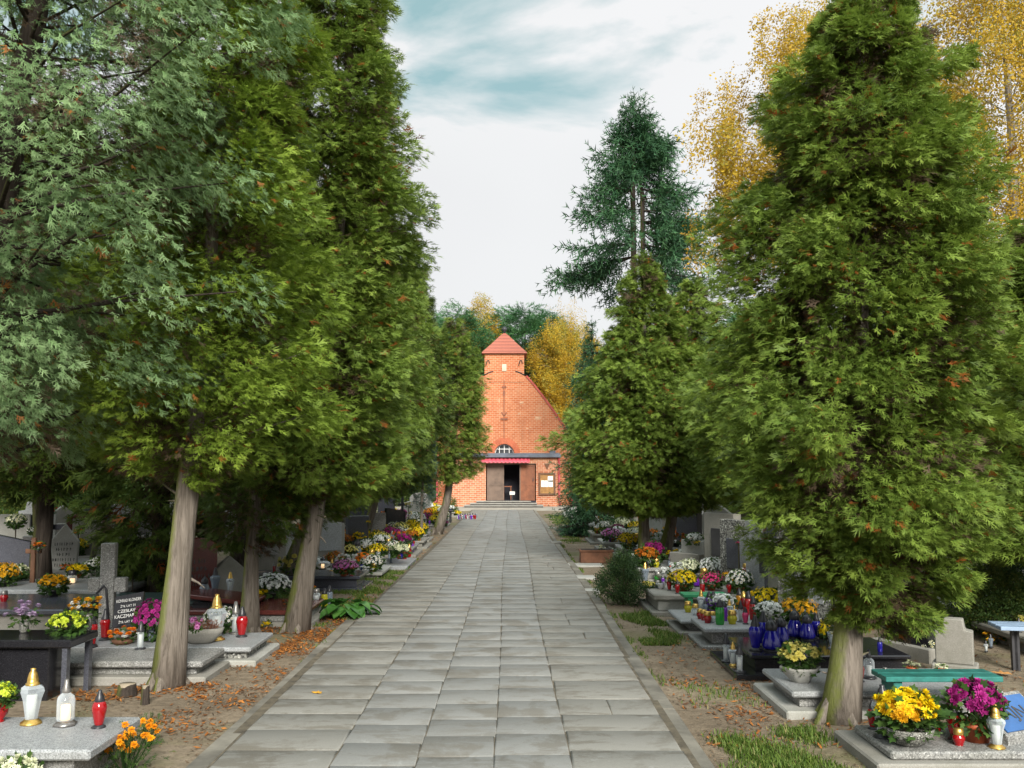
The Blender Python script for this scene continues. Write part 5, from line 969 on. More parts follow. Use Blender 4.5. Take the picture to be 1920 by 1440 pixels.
def pot_mesh(kind):
    mb = MB(); random.seed(4)
    if kind in ('terra', 'dark', 'wrap'): mb.lathe([(0, 0), (.17, 0), (.225, .2), (.25, .2), (.25, .26), (.225, .26), (.22, .23), (0, .225)], 20)
    elif kind == 'bowl': mb.lathe([(0, 0), (.16, 0), (.25, .05), (.36, .17), (.4, .28), (.37, .285), (.34, .25), (0, .25)], 24)
    elif kind == 'cone': mb.lathe([(0, 0), (.22, 0), (.24, .05), (.45, .28), (.46, .33), (.42, .335), (.39, .3), (0, .3)], 6)
    elif kind == 'vase': mb.lathe([(0, 0), (.16, 0), (.2, .1), (.21, .5), (.18, .52), (0, .47)], 8)
    elif kind == 'urn': mb.lathe([(0, 0), (.13, 0), (.13, .03), (.09, .06), (.2, .2), (.22, .32), (.15, .45), (.13, .47), (0, .45)], 16)
    elif kind == 'basket': mb.lathe([(0, 0), (.3, 0), (.38, .1), (.36, .16), (0, .14)], 14, wob=.06)
    return mb.mesh('pot')
POTH = {'terra': .24, 'dark': .24, 'wrap': .24, 'bowl': .27, 'cone': .32, 'vase': .5, 'urn': .45, 'basket': .15, 'none': 0.0}
POTM = {'terra': 'terra', 'dark': 'pot_dark', 'wrap': 'pot_dark', 'bowl': 'aggregate', 'cone': 'concrete_pale', 'vase': 'aggregate', 'urn': 'g_red', 'basket': 'wood_brown'}
NF = 0
def flower(px, py, wpx, style, col, pot, label, hs=1.0, ps=1.0, potmat=None, at_=None, col2=None, name=None):
    """px,py = where the pot (or stem) stands; wpx = width of the flower head in photo pixels"""
    global NF; NF += 1; seed = NF % 3
    p = at_ if at_ is not None else support(px, py); d = p.y; w = wpx*d/1780
    vase = pot in ('vase', 'urn'); nm = name or ('chrysanthemum' if style in ('dome', 'pom', 'daisy') else 'flower_bouquet')
    root = thing(nm, label, 'potted flowers' if nm == 'chrysanthemum' else 'flowers', p, NF*1.7, 'flowers on the graves')
    ph = POTH[pot]*w*ps; zc = ph+(.30 if style != 'bouquet' else .34)*w*hs
    put('blossoms', cached(('b', style, seed), lambda: flower_mesh(style, seed+11)), M['p_'+col], root, (0, 0, zc), (0, 0, 0), (w, w, w*hs))
    put('foliage', cached(('l', style in ('bouquet', 'clump'), seed), lambda: leaves_mesh(style, seed+3)), M['leaf'], root, (0, 0, zc-.02*w), (0, 0, .5), (w, w, w*hs))
    if pot != 'none':
        po = put('pot', cached(('p', pot), lambda: pot_mesh(pot)), M[potmat or POTM[pot]], root, (0, 0, 0), (0, 0, .3), (w*ps,)*3)
        if pot == 'wrap':
            def wr():
                mb = MB(); random.seed(9); mb.lathe([(.18, .005), (.26, .15), (.34, .3), (.44, .42)], 14, wob=.12); return mb.mesh('wrapping')
            put('wrapping', cached('wr', wr), M['wrap'], root, scale=(w*ps,)*3)
    if (px, py) in DEP and p.z > .1 and px not in (366, 1302, 1306, 1330):
        put('stake', cached(('stake', round(p.z, 2)), lambda: MB().tube([(0, 0, -p.z-.02), (0, 0, .02)], .011, 6).mesh('stake')), M['bark_dark'], root)
    if col2: put('blossoms', cached(('b', style, (seed+1) % 3), lambda: flower_mesh(style, (seed+1) % 3+11)), M['p_'+col2], root, (w*.16, -w*.1, zc-.03*w), (0, 0, 1.3), (w*.72, w*.72, w*.72*hs))
    return root
# ------------------------------------------------------------------ lanterns (profiles in units of height)
LP = {
 'urn': dict(base=[(0, 0), (.19, 0), (.19, .025), (.12, .075), (.11, .08), (0, .08)], glass=[(.11, .08), (.13, .14), (.185, .42), (.2, .53), (.17, .64), (.125, .69)], cap=[(.13, .685), (.135, .73), (.10, .82), (.055, .93), (.05, .985), (0, 1)], wax=(.08, .1, .4)),
 'barrel': dict(base=[(0, 0), (.19, 0), (.18, .03), (.12, .09), (0, .1)], glass=[(.115, .1), (.125, .2), (.14, .45), (.165, .54), (.155, .62), (.12, .66)], cap=[(.13, .655), (.13, .7), (.10, .76), (.055, .9), (.05, .98), (0, 1)], wax=(.08, .12, .4)),
 'clear': dict(base=[(0, 0), (.2, 0), (.19, .03), (.13, .07), (.12, .09), (0, .09)], glass=[(.11, .09), (.125, .2), (.17, .45), (.215, .58), (.2, .64), (.13, .69)], cap=[(.125, .688), (.13, .715), (.105, .73), (.10, .80), (.075, .90), (.045, .945), (.05, .985), (0, 1)], wax=(.095, .1, .5)),
 'dome': dict(base=[(0, 0), (.25, 0), (.26, .04), (.19, .08), (.16, .11), (0, .11)], glass=[(.17, .11), (.19, .16), (.19, .55), (.17, .62), (.1, .68), (.09, .7)], cap=[(.095, .7), (.1, .76), (.06, .85), (.045, .97), (0, 1)], wax=(.1, .12, .42)),
 'bottle': dict(base=[(0, 0), (.15, 0), (.165, .02), (.165, .03), (0, .03)], glass=[(.16, .03), (.175, .1), (.175, .58), (.15, .66), (.13, .68)], cap=[(.14, .675), (.15, .72), (.12, .8), (.06, .96), (0, 1)], wax=(.12, .04, .5)),
 'slim': dict(base=[(0, 0), (.2, 0), (.19, .03), (.1, .06), (0, .07)], glass=[(.095, .06), (.1, .15), (.115, .55), (.1, .62)], cap=[(.13, .62), (.13, .68), (.08, .8), (.05, .97), (0, 1)], wax=(.07, .08, .5)),
 'jar': dict(base=[(0, 0), (.24, 0), (.26, .03), (0, .035)], glass=[(.25, .03), (.27, .12), (.36, .34), (.36, .48), (.25, .64)], cap=[(.28, .63), (.3, .7), (.3, .86), (.27, .9), (.27, .97), (0, 1)], wax=(.2, .05, .35)),
 'flask': dict(base=[(0, 0), (.25, 0), (.25, .03), (.2, .06), (0, .07)], glass=[(.21, .06), (.29, .1), (.3, .18), (.25, .4), (.18, .58), (.14, .64)], cap=[(.17, .63), (.19, .7), (.17, .82), (.09, .92), (.05, .94), (.05, .99), (0, 1)], wax=(.12, .08, .3)),
 'lens': dict(base=[(0, 0), (.3, 0), (.28, .06), (.15, .1), (0, .1)], glass=[(.15, .1), (.5, .25), (.62, .42), (.5, .58), (.2, .68)], cap=[(.22, .68), (.22, .74), (.14, .85), (.05, 1), (0, 1)], wax=(.12, .12, .4)),
}
def lmesh(kind, part):
    mb = MB(); d = LP[kind]; seg = {'clear': 8, 'dome': 12, 'urn': 14, 'barrel': 14}.get(kind, 14)
    if part == 'wax': r_, a, b_ = d['wax']; mb.lathe([(0, a), (r_, a), (r_, b_), (r_*.8, b_+.02), (0, b_+.01)], 12)
    elif part == 'base' and kind == 'dome': mb.lathe(d['base'], 6)
    else: mb.lathe(d[part], seg)
    m = mb.mesh({'wax': 'candle', 'glass': 'glass', 'cap': 'lid', 'base': 'base'}[part])
    if part == 'glass' and kind == 'clear':
        for p in m.polygons: p.use_smooth = False
    return m
CAPM = {'k': 'cap_black', 'g': 'cap_gold', 's': 'cap_silver'}
NL = 0
def lantern(px, py, hpx, kind, col, cap, label, lit=False, at_=None, base=None):
    global NL; NL += 1
    p = at_ if at_ is not None else support(px, py); h = hpx*p.y/1780*1.02
    root = thing('grave_lantern', label, 'lantern', p, NL*.9, 'lanterns on the graves'); s = (h, h, h)
    put('base', cached(('lb', kind), lambda: lmesh(kind, 'base')), M[CAPM[base or cap]] if kind not in ('jar', 'bottle') else M['g_'+col], root, scale=s)
    put('glass', cached(('lg', kind), lambda: lmesh(kind, 'glass')), M['g_'+col], root, scale=s)
    put('lid', cached(('lc', kind), lambda: lmesh(kind, 'cap')), M[CAPM[cap]], root, scale=s)
    if col in ('clear', 'smoke', 'yellow', 'amber'): put('candle', cached(('lw', kind), lambda: lmesh(kind, 'wax')), M['candle_lit'] if lit else M['wax'], root, scale=s)
    return root
m, t, b = nt('burning_candle'); b.inputs['Base Color'].default_value = (.8, .6, .4, 1); b.inputs['Emission Color'].default_value = (1, .62, .3, 1); b.inputs['Emission Strength'].default_value = .55; M['candle_lit'] = m
# ---- near left
LN = [
 (58, 1357, 98, 'clear', 'clear', 'g', 'tall clear faceted lantern with gold lid and base on the lower left slab'), (122, 1360, 82, 'dome', 'clear', 's', 'clear domed lantern with a burning candle on the lower left slab', True), (185, 1364, 66, 'urn', 'red', 'k', 'dark red lantern with black lid and white sticker on the lower left slab'),
 (171, 1213, 62, 'barrel', 'red', 'k', 'red barrel lantern in front, beside the black tomb'), (196, 1200, 56, 'barrel', 'red', 'k', 'red barrel lantern right behind the one beside the black tomb'), (263, 1217, 50, 'slim', 'clear', 'k', 'slim clear lantern with dark lid left of the thick trunk'), (283, 1203, 42, 'slim', 'smoke', 'k', 'smoky slim lantern half hidden by the thick trunk'),
 (405, 1200, 82, 'clear', 'clear', 'g', 'clear lantern with gold lid beside the oval stone bowl'), (441, 1188, 58, 'slim', 'clear', 's', 'slender tin-topped lantern beside the thin dark trunk'), (453, 1194, 54, 'urn', 'red', 'k', 'bright red lantern alone on the pebbled end block'),
 (383, 1118, 36, 'flask', 'smoke', 'k', 'round smoky lantern on the green granite grave'), (403, 1112, 46, 'clear', 'smoke', 'k', 'tallest smoky lantern with black lid on the green granite grave'), (431, 1112, 38, 'clear', 'clear', 'g', 'clear gold-lidded lantern on the green granite grave'), (440, 1108, 40, 'clear', 'smoke', 'k', 'smoky lantern next to the thin trunk on the green granite grave'),
 (514, 1078, 26, 'slim', 'red', 's', 'small red lantern alone at the left end of the dark polished grave'), (605, 1068, 24, 'lens', 'clear', 'k', 'flat saucer-shaped glass lantern on the dark polished grave', True), (622, 1070, 22, 'slim', 'clear', 'g', 'small gold-lidded lantern beside the pink chrysanthemum'),
 (650, 1080, 22, 'urn', 'red', 's', 'red lantern in front of the pink chrysanthemum'), (659, 1074, 22, 'bottle', 'red', 's', 'red lantern touching the right side of the pink chrysanthemum'), (628, 1066, 16, 'bottle', 'red', 's', 'tiny red lantern left of the pink chrysanthemum'),
 (608, 1138, 34, 'bottle', 'yellow', 'k', 'yellow lantern with black lid beside the hosta'), (617, 1135, 36, 'bottle', 'smoke', 'k', 'smoky lantern with black lid beside the hosta'), (593, 1124, 20, 'jar', 'clear', 's', 'small clear jar candle behind the red wrapped bouquet'), (135, 1094, 24, 'jar', 'clear', 'k', 'little burning glass candle on the pale cover behind the stone cross', True), (7, 1128, 20, 'jar', 'red', 's', 'tiny glowing red candle at the left edge'),
 (670, 1043, 30, 'flask', 'smoke', 'k', 'blue-grey round lantern beside the twin orange and yellow pots'), (722, 1043, 24, 'lens', 'smoke', 'k', 'wide smoky lantern on the pale slab at the path edge'), (736, 1046, 28, 'clear', 'smoke', 'k', 'clear grey lantern on the pale slab at the path edge'), (747, 1046, 30, 'bottle', 'purple', 'g', 'leftmost purple lantern on the pale slab at the path edge'), (754, 1042, 30, 'bottle', 'purple', 'k', 'middle purple lantern on the pale slab at the path edge'),
 (757, 1048, 22, 'jar', 'red', 'k', 'red jar lantern between purple ones on the pale slab'), (767, 1044, 24, 'bottle', 'red', 'g', 'red bottle lantern at the right end of the pale slab'), (771, 1039, 28, 'bottle', 'purple', 'k', 'rightmost purple lantern on the pale slab'), (733, 1056, 22, 'slim', 'smoke', 'k', 'small dark-lidded lantern low in front of the pale slab row'), (764, 1038, 22, 'clear', 'clear', 'g', 'clear gold-lidded lantern behind the purple ones on the pale slab'),
 (743, 1012, 22, 'bottle', 'red', 'k', 'red lantern under the white chrysanthemums of the weathered grave'), (735, 1022, 26, 'clear', 'smoke', 's', 'smoky lantern left of the round bronze pot'), (798, 1000, 26, 'slim', 'smoke', 'k', 'dark lantern left of the egg-shaped thuja trunk'), (786, 1023, 14, 'jar', 'red', 'k', 'low red lantern lying nearest the left path edge'), (812, 985, 14, 'bottle', 'green', 'k', 'small green lantern by the egg-shaped thuja trunk'), (783, 1002, 18, 'clear', 'smoke', 's', 'small smoky lantern behind the round bronze pot'),
]
for a in LN: lantern(*a)
FL = [
 (27, 1505, 92, 'pom', 'cream', 'dark', 'cream white chrysanthemum in front of the lower left slab', 1.0), (45, 1186, 72, 'clump', 'lilac', 'vase', 'lilac and white artificial bouquet in a granite vase on the black tomb', .8, .55), (126, 1189, 72, 'pom', 'lime', 'none', 'lime yellow chrysanthemum on the black tomb edge', .9),
 (230, 1207, 58, 'clump', 'orange', 'basket', 'orange and white flower arrangement on a wooden disc', .6, .9, None, None, 'white'), (293, 1200, 84, 'dome', 'magenta', 'dark', 'purple magenta chrysanthemum left of the thick trunk', 1.0, .8), (200, 1181, 66, 'clump', 'gold', 'vase', 'orange and white bouquet in a speckled vase below the stone cross', .8, .9, None, None, 'white'),
 (242, 1187, 34, 'clump', 'red', 'none', 'small red roses in front of the black plaque', .9), (366, 1180, 36, 'bouquet', 'pink', 'none', 'pink chrysanthemums at the left end of the oval stone bowl', 1.1), (412, 1187, 58, 'daisy', 'white', 'dark', 'small white chrysanthemum behind the gold-lidded lantern', .95, .8),
 (100, 1118, 58, 'pom', 'gold', 'dark', 'gold chrysanthemum in front of the pale grave cover', .75, .8), (5, 1100, 52, 'dome', 'gold', 'dark', 'dull gold chrysanthemum cut off by the left edge', 1.0, .7), (145, 1084, 40, 'pom', 'yellow', 'terra', 'yellow chrysanthemum on the pale cover beside the burning candle', .75, .7), (183, 1080, 50, 'pom', 'white', 'bowl', 'white chrysanthemum in a stone bowl left of the stone cross', .7, .8),
 (105, 1088, 36, 'bouquet', 'white', 'none', 'white blossoms lying on the dark grave cover', .5), (125, 1068, 34, 'bouquet', 'orange', 'none', 'orange bouquet below the white pointed stele', .6), (28, 1090, 50, 'pom', 'cream', 'dark', 'pale cream chrysanthemum near the left edge', .7, .7), (142, 1042, 38, 'dome', 'yellow', 'terra', 'bright yellow chrysanthemum in a terracotta pot beside the pointed stele', 1.0, .8), (139, 1028, 30, 'dome', 'yellow', 'none', 'second yellow chrysanthemum just above the bright terracotta one', .9),
 (72, 1034, 32, 'bouquet', 'orange', 'vase', 'orange bouquet on a dark vase before the white pointed stele', .55, .5, 'pot_dark'), (52, 1024, 30, 'clump', 'pink', 'none', 'pink bouquet on top of the narrow pale stele', .7), (118, 1012, 22, 'clump', 'pink', 'none', 'pink flowers between the pointed stele and yellow chrysanthemums', 1.0), (30, 985, 36, 'daisy', 'cream', 'none', 'loose cream daisies at the far left', .9), (62, 1000, 22, 'daisy', 'white', 'none', 'small white flowers behind the narrow pale stele', .9),
 (132, 975, 20, 'bouquet', 'bronze', 'none', 'rust coloured flowers atop the reddish rounded headstone', .7), (96, 960, 26, 'bouquet', 'red', 'none', 'orange-red flowers under the dark foliage far left', .7), (147, 1000, 24, 'bouquet', 'orange', 'none', 'orange flowers on top of the yellow chrysanthemums', .6), (250, 1050, 20, 'daisy', 'white', 'none', 'sparse white blossoms behind the stone cross', 1.0), (318, 1034, 16, 'bouquet', 'yellow', 'none', 'little yellow blossoms left of the thick trunk', .7),
 (490, 1126, 34, 'bouquet', 'yellow', 'dark', 'three golden pom-pom blossoms on the dark red grave', .8, .6), (512, 1122, 62, 'dome', 'white', 'dark', 'big white chrysanthemum on the dark red grave', .85, .7), (573, 1140, 42, 'bouquet', 'bronze', 'urn', 'rust bouquet wrapped in red on the dark red grave', .9, 1.1), (545, 1134, 34, 'clump', 'bronze', 'none', 'low dry brown flowers on the dark red grave tablet', .4),
 (500, 1176, 26, 'bouquet', 'yellow', 'none', 'yellow blossoms in the soil left of the second leaning trunk', .9), (484, 1172, 22, 'bouquet', 'yellow', 'none', 'yellow blossoms in the soil right of the thin dark trunk', .9), (573, 1176, 20, 'bouquet', 'yellow', 'none', 'yellow blossoms in the soil right of the second leaning trunk', 1.0), (432, 1165, 22, 'bouquet', 'yellow', 'none', 'yellow blossoms by the thin trunk behind the end block', .7),
 (541, 1078, 46, 'clump', 'pale', 'dark', 'pale yellow chrysanthemum at the left end of the dark polished grave', 1.1, .6), (562, 1072, 34, 'bouquet', 'white', 'none', 'white pom-pom chrysanthemum left of the second leaning trunk', 1.3), (645, 1080, 44, 'dome', 'pink', 'terra', 'pink chrysanthemum on the dark polished grave', .75, .8), (620, 1062, 26, 'bouquet', 'yellow', 'none', 'small yellow chrysanthemum behind the saucer lantern', .9), (640, 1052, 44, 'dome', 'bronze', 'terra', 'dome of rust brown chrysanthemums right of the second leaning trunk', .7, .8),
 (687, 1074, 34, 'clump', 'white', 'none', 'white flowers on fir branches on the thin concrete slab', .6), (690, 1040, 28, 'dome', 'yellow', 'dark', 'yellow chrysanthemum left of its orange twin on the left', .8, .7), (703, 1044, 28, 'dome', 'orange', 'terra', 'orange chrysanthemum in terracotta pot beside its yellow twin', .8, .8), (660, 1042, 22, 'clump', 'cream', 'none', 'cream flowers between the rust dome and yellow twin', 1.0),
 (641, 1010, 22, 'clump', 'white', 'none', 'white lilies behind the second leaning trunk', 1.3), (661, 1018, 38, 'clump', 'pale', 'none', 'pale yellow and white lilies on the left', .9), (695, 1018, 22, 'clump', 'pale', 'none', 'pale yellow flowers above the yellow and orange twins', .8), (714, 1026, 36, 'pom', 'white', 'dark', 'white pom-pom chrysanthemum above the pale slab lanterns', .75, .6), (755, 1026, 22, 'pom', 'white', 'dark', 'small white chrysanthemum above the purple lanterns', .7, .8),
 (712, 1002, 30, 'dome', 'yellow', 'dark', 'bright yellow chrysanthemum left of the far purple one', .8, .6), (692, 1000, 16, 'bouquet', 'gold', 'none', 'small gold flowers left of the bright yellow far one', .8), (726, 990, 36, 'dome', 'magenta', 'dark', 'wide purple chrysanthemum in the far left row', .7, .6), (750, 1002, 20, 'daisy', 'white', 'dark', 'white daisy chrysanthemum behind the round bronze pot', .9, .6), (757, 1010, 20, 'clump', 'cream', 'none', 'cream flowers right above the small white chrysanthemum', .8),
 (773, 1014, 24, 'dome', 'bronze', 'terra', 'round bronze chrysanthemum in terracotta pot near the path', 1.0, .9), (767, 992, 20, 'dome', 'magenta', 'none', 'small magenta chrysanthemum behind the round bronze one', .7), (769, 1000, 16, 'daisy', 'cream', 'none', 'dull cream flowers under the small magenta ones', .8), (756, 982, 24, 'daisy', 'cream', 'dark', 'greyish cream chrysanthemum in the far left row', .7, .6), (777, 980, 30, 'dome', 'bronze', 'dark', 'brown chrysanthemum in the far left row', .6, .6), (790, 994, 16, 'daisy', 'white', 'none', 'white flowers left of the egg-shaped thuja trunk', .8),
 (802, 972, 32, 'dome', 'yellow', 'terra', 'yellow chrysanthemum left of the egg-shaped thuja trunk', .6, .8), (795, 960, 34, 'dome', 'white', 'dark', 'big white chrysanthemum behind the yellow one near the forecourt', .75, .6), (817, 962, 22, 'daisy', 'white', 'dark', 'white chrysanthemum touching the egg-shaped thuja trunk', .9, .6), (833, 974, 18, 'daisy', 'cream', 'dark', 'cream chrysanthemum right of the egg-shaped thuja trunk', 1.0, .6), (832, 987, 16, 'dome', 'magenta', 'terra', 'magenta chrysanthemum in terracotta pot beside the black bench', .8, .8),
 (857, 968, 16, 'dome', 'yellow', 'dark', 'yellow chrysanthemum at the left end of the lantern row', .8, .5), (766, 950, 18, 'clump', 'pale', 'none', 'pale yellow flowers in front of the blue juniper', .8), (770, 962, 22, 'clump', 'white', 'none', 'white flowers below the blue juniper', .8), (728, 975, 12, 'bouquet', 'red', 'none', 'small red flowers above the far purple chrysanthemum', .9), (747, 966, 12, 'bouquet', 'orange', 'none', 'orange flowers left of the slim black cross', .9),
 (690, 982, 14, 'bouquet', 'yellow', 'none', 'yellow flowers hanging under the left foliage', .9),
]
FL2 = [
 (1704, 1396, 124, 'pom', 'yellow', 'bowl', 'large yellow chrysanthemum in a pebbled bowl in the lower right', .85, .92, None, None, 'gold'), (1830, 1388, 112, 'pom', 'magenta', 'terra', 'large purple chrysanthemum in a terracotta pot in the lower right', 1.05, 1.15), (1501, 1278, 84, 'pom', 'pale', 'cone', 'pale yellow chrysanthemum in a six-sided concrete bowl', .8, 1.0), (1556, 1197, 48, 'dome', 'yellow', 'none', 'yellow chrysanthemum left of the big right-hand trunk', 1.1),
 (1762, 1236, 62, 'daisy', 'cream', 'wrap', 'withered white chrysanthemum in cellophane behind the teal bench', .7, 1.0), (1768, 1268, 34, 'clump', 'cream', 'terra', 'dry plant in the terracotta pot under the teal bench', .5, 1.4), (1710, 1262, 36, 'clump', 'cream', 'terra', 'dry plant in the half hidden pot at the left of the teal bench', .5, 1.2),
 (1442, 1172, 58, 'pom', 'white', 'wrap', 'white chrysanthemum in wrapped pot beside the red bottle lanterns', .8, .9, 'terra'), (1437, 1142, 60, 'dome', 'yellow', 'dark', 'yellow chrysanthemum behind the white wrapped one', .8, .6), (1497, 1170, 62, 'dome', 'gold', 'terra', 'orange gold chrysanthemum in a terracotta pot by the blue lanterns', .9, .7), (1354, 1150, 56, 'pom', 'white', 'dark', 'white chrysanthemum behind the purple lanterns', .75, .6), (1521, 1150, 44, 'bouquet', 'rose', 'vase', 'deep pink roses in a dark vase on the right', .9, .6, 'pot_dark'),
 (1281, 1108, 50, 'dome', 'yellow', 'terra', 'golden yellow chrysanthemum in terracotta pot on the weathered grave block', .85, .8), (1300, 1092, 46, 'pom', 'white', 'dark', 'tall white chrysanthemum behind the golden yellow one', 1.3, .5), (1334, 1107, 44, 'daisy', 'rose', 'terra', 'fading crimson chrysanthemum in a terracotta dish', .85, .9), (1386, 1112, 50, 'daisy', 'white', 'terra', 'white daisy chrysanthemum in a terracotta pot on the right', 1.0, .8), (1368, 1098, 36, 'bouquet', 'gold', 'terra', 'gold chrysanthemum in terracotta dish behind the white daisy one', .9, .8),
 (1218, 1102, 26, 'pom', 'pale', 'none', 'pale yellow chrysanthemum at the left end of the weathered block', .7), (1239, 1104, 22, 'clump', 'white', 'wrap', 'white flowers wrapped in white foil on the weathered block', .6, 1.0, 'white_paint'), (1248, 1086, 40, 'clump', 'white', 'none', 'white roses and dark leaves behind the wrapped white flowers', .9), (1262, 1078, 22, 'clump', 'red', 'none', 'red artificial flowers beside the white roses', 1.2), (1354, 1078, 32, 'bouquet', 'white', 'none', 'white hydrangeas in front of the portrait headstone', 1.3), (1466, 1076, 20, 'clump', 'red', 'vase', 'red-orange bouquet fixed before the dark framed headstone', 1.5, .5),
 (1302, 1018, 36, 'pom', 'white', 'none', 'white chrysanthemum on top of the stepped block', .8), (1306, 1020, 16, 'bouquet', 'yellow', 'none', 'yellow blossoms at the front of the stepped block', .7), (1330, 1014, 20, 'clump', 'pink', 'none', 'pale pink flowers at the right end of the stepped block', 1.0), (1385, 1020, 14, 'bouquet', 'rose', 'none', 'deep pink blossom above the portrait headstone', .7),
 (1188, 1082, 26, 'daisy', 'white', 'none', 'white flowers right behind the dark upright shrub', .7), (1196, 1042, 18, 'bouquet', 'gold', 'none', 'gold flowers left of the straight bare trunk', .9), (1223, 1040, 18, 'bouquet', 'yellow', 'none', 'yellow flowers between the two right-hand trunks', .9), (1226, 1062, 26, 'pom', 'white', 'none', 'white pom-poms between the two right-hand trunks', .8), (1264, 1044, 18, 'dome', 'gold', 'none', 'dull gold round bush right of the mossy trunk', 1.4), (1278, 1018, 12, 'bouquet', 'orange', 'none', 'orange flowers right of the mossy trunk top', .9),
 (1285, 1060, 30, 'clump', 'white', 'none', 'dull white flowers in shade right of the mossy trunk', .8), (1188, 1055, 30, 'clump', 'white', 'dark', 'white flowers beside the straight bare trunk', .7, .5), (1172, 1042, 26, 'clump', 'white', 'none', 'white chrysanthemum above the rusty trough', .8), (1150, 1038, 22, 'clump', 'white', 'none', 'white and cream flowers left of the white one above the trough', .8), (1146, 1026, 20, 'clump', 'pale', 'none', 'pale yellow flowers behind the rusty trough', .8), (1175, 1020, 18, 'clump', 'magenta', 'none', 'magenta flowers behind the rusty trough', .8),
 (1127, 1008, 26, 'dome', 'yellow', 'bowl', 'yellow chrysanthemum in a grey stone trough on the right', .7, 1.0, 'concrete'), (1110, 1003, 14, 'clump', 'lime', 'none', 'lime green flowers left of the yellow stone trough', 1.2), (1098, 990, 12, 'bouquet', 'gold', 'none', 'gold flowers right of the far white dome', 1.0), (1117, 990, 20, 'clump', 'orange', 'none', 'orange and yellow flowers at the foot of the young spruce', 1.0), (1104, 984, 14, 'clump', 'magenta', 'none', 'mauve flowers at the foot of the young spruce', 1.0),
 (1083, 982, 24, 'dome', 'white', 'dark', 'white dome chrysanthemum near the chapel on the right', .8, .5), (1086, 991, 18, 'dome', 'pink', 'dark', 'pink chrysanthemum in front of the far white dome', .6, .5), (1085, 970, 18, 'dome', 'magenta', 'dark', 'mauve chrysanthemum behind the far white dome', .6, .5), (1100, 968, 16, 'dome', 'cream', 'dark', 'cream chrysanthemum at the far right near the forecourt', .6, .5), (1064, 968, 26, 'clump', 'white', 'dark', 'white flowers in dark planter on the pale double block', .7, .8),
 (1215, 1018, 18, 'clump', 'orange', 'none', 'orange flowers behind the straight bare trunk', 1.0), (1130, 1032, 18, 'clump', 'cream', 'none', 'cream flowers just above the rusty trough rim', .8), (1160, 1004, 30, 'clump', 'white', 'none', 'sprinkled white flowers under the pointed thuja', .6), (1200, 1000, 26, 'clump', 'white', 'none', 'white flowers in shade behind the straight trunk', .8), (1232, 1008, 20, 'clump', 'white', 'none', 'bluish white flowers between trunks in the background', .9),
 (1872, 1034, 20, 'clump', 'rose', 'none', 'deep pink flowers before the light right-edge headstone', .8), (1884, 1022, 16, 'clump', 'pink', 'none', 'pink flowers on top right of the right-edge headstone', .8), (1868, 1206, 56, 'clump', 'gold', 'none', 'withered orange autumn flowers behind the blue-grey bench', .5), (1912, 1200, 36, 'clump', 'red', 'none', 'dark red leaves and flowers at the right edge', .8), (1920, 1172, 30, 'pom', 'pale', 'none', 'cream pom-pom flower cut off by the right edge', .9), (1880, 1095, 16, 'clump', 'red', 'none', 'small red flowers below the right-edge headstone', .8),
]
for a in FL+FL2: flower(*a)
# bands of flowers and lanterns on the far graves, each colour and kind once per grave
ST = {'dome': 'small-flowered dome', 'pom': 'pom-pom', 'daisy': 'daisy-flowered', 'clump': 'loose bunch of'}
FAR = [(-1, 16.1, 17.4, 'thin concrete slab'), (-1, 17.9, 19.4, 'flat pale slab by the path'), (-1, 20.3, 21.9, 'terrazzo grave behind the flat pale slab'), (-1, 22.4, 24.0, 'weathered grave with a foot block'), (-1, 24.7, 26.3, 'terrazzo grave left of the egg-shaped thuja'), (-1, 26.8, 28.4, 'dark grave at the egg-shaped thuja'), (-1, 29.4, 31, 'terrazzo grave beyond the egg-shaped thuja'), (-1, 32, 33.6, 'light grave near the black bench'), (-1, 35.3, 36.9, 'grey grave two rows before the forecourt'), (-1, 39, 40.6, 'last left grave before the forecourt'),
       (1, 13.9, 15.1, 'grave behind the dark shrub'), (1, 15.6, 17.2, 'grave beside the bare trunk'), (1, 19.4, 21, 'grave beyond the two trunks'), (1, 21.4, 22.9, 'pale stepped grave'), (1, 24, 25.8, 'grave with the yellow trough'), (1, 28, 29.8, 'grave by the creeping shrub'), (1, 32, 33.8, 'light far right grave'), (1, 36, 37.8, 'second grave from the chapel on the right')]
fr = random.Random(12); combos = [(s, c) for s in ('dome', 'pom', 'daisy', 'clump') for c in ('white', 'yellow', 'white', 'pink', 'magenta', 'cream', 'orange', 'pale', 'white', 'bronze', 'yellow')]
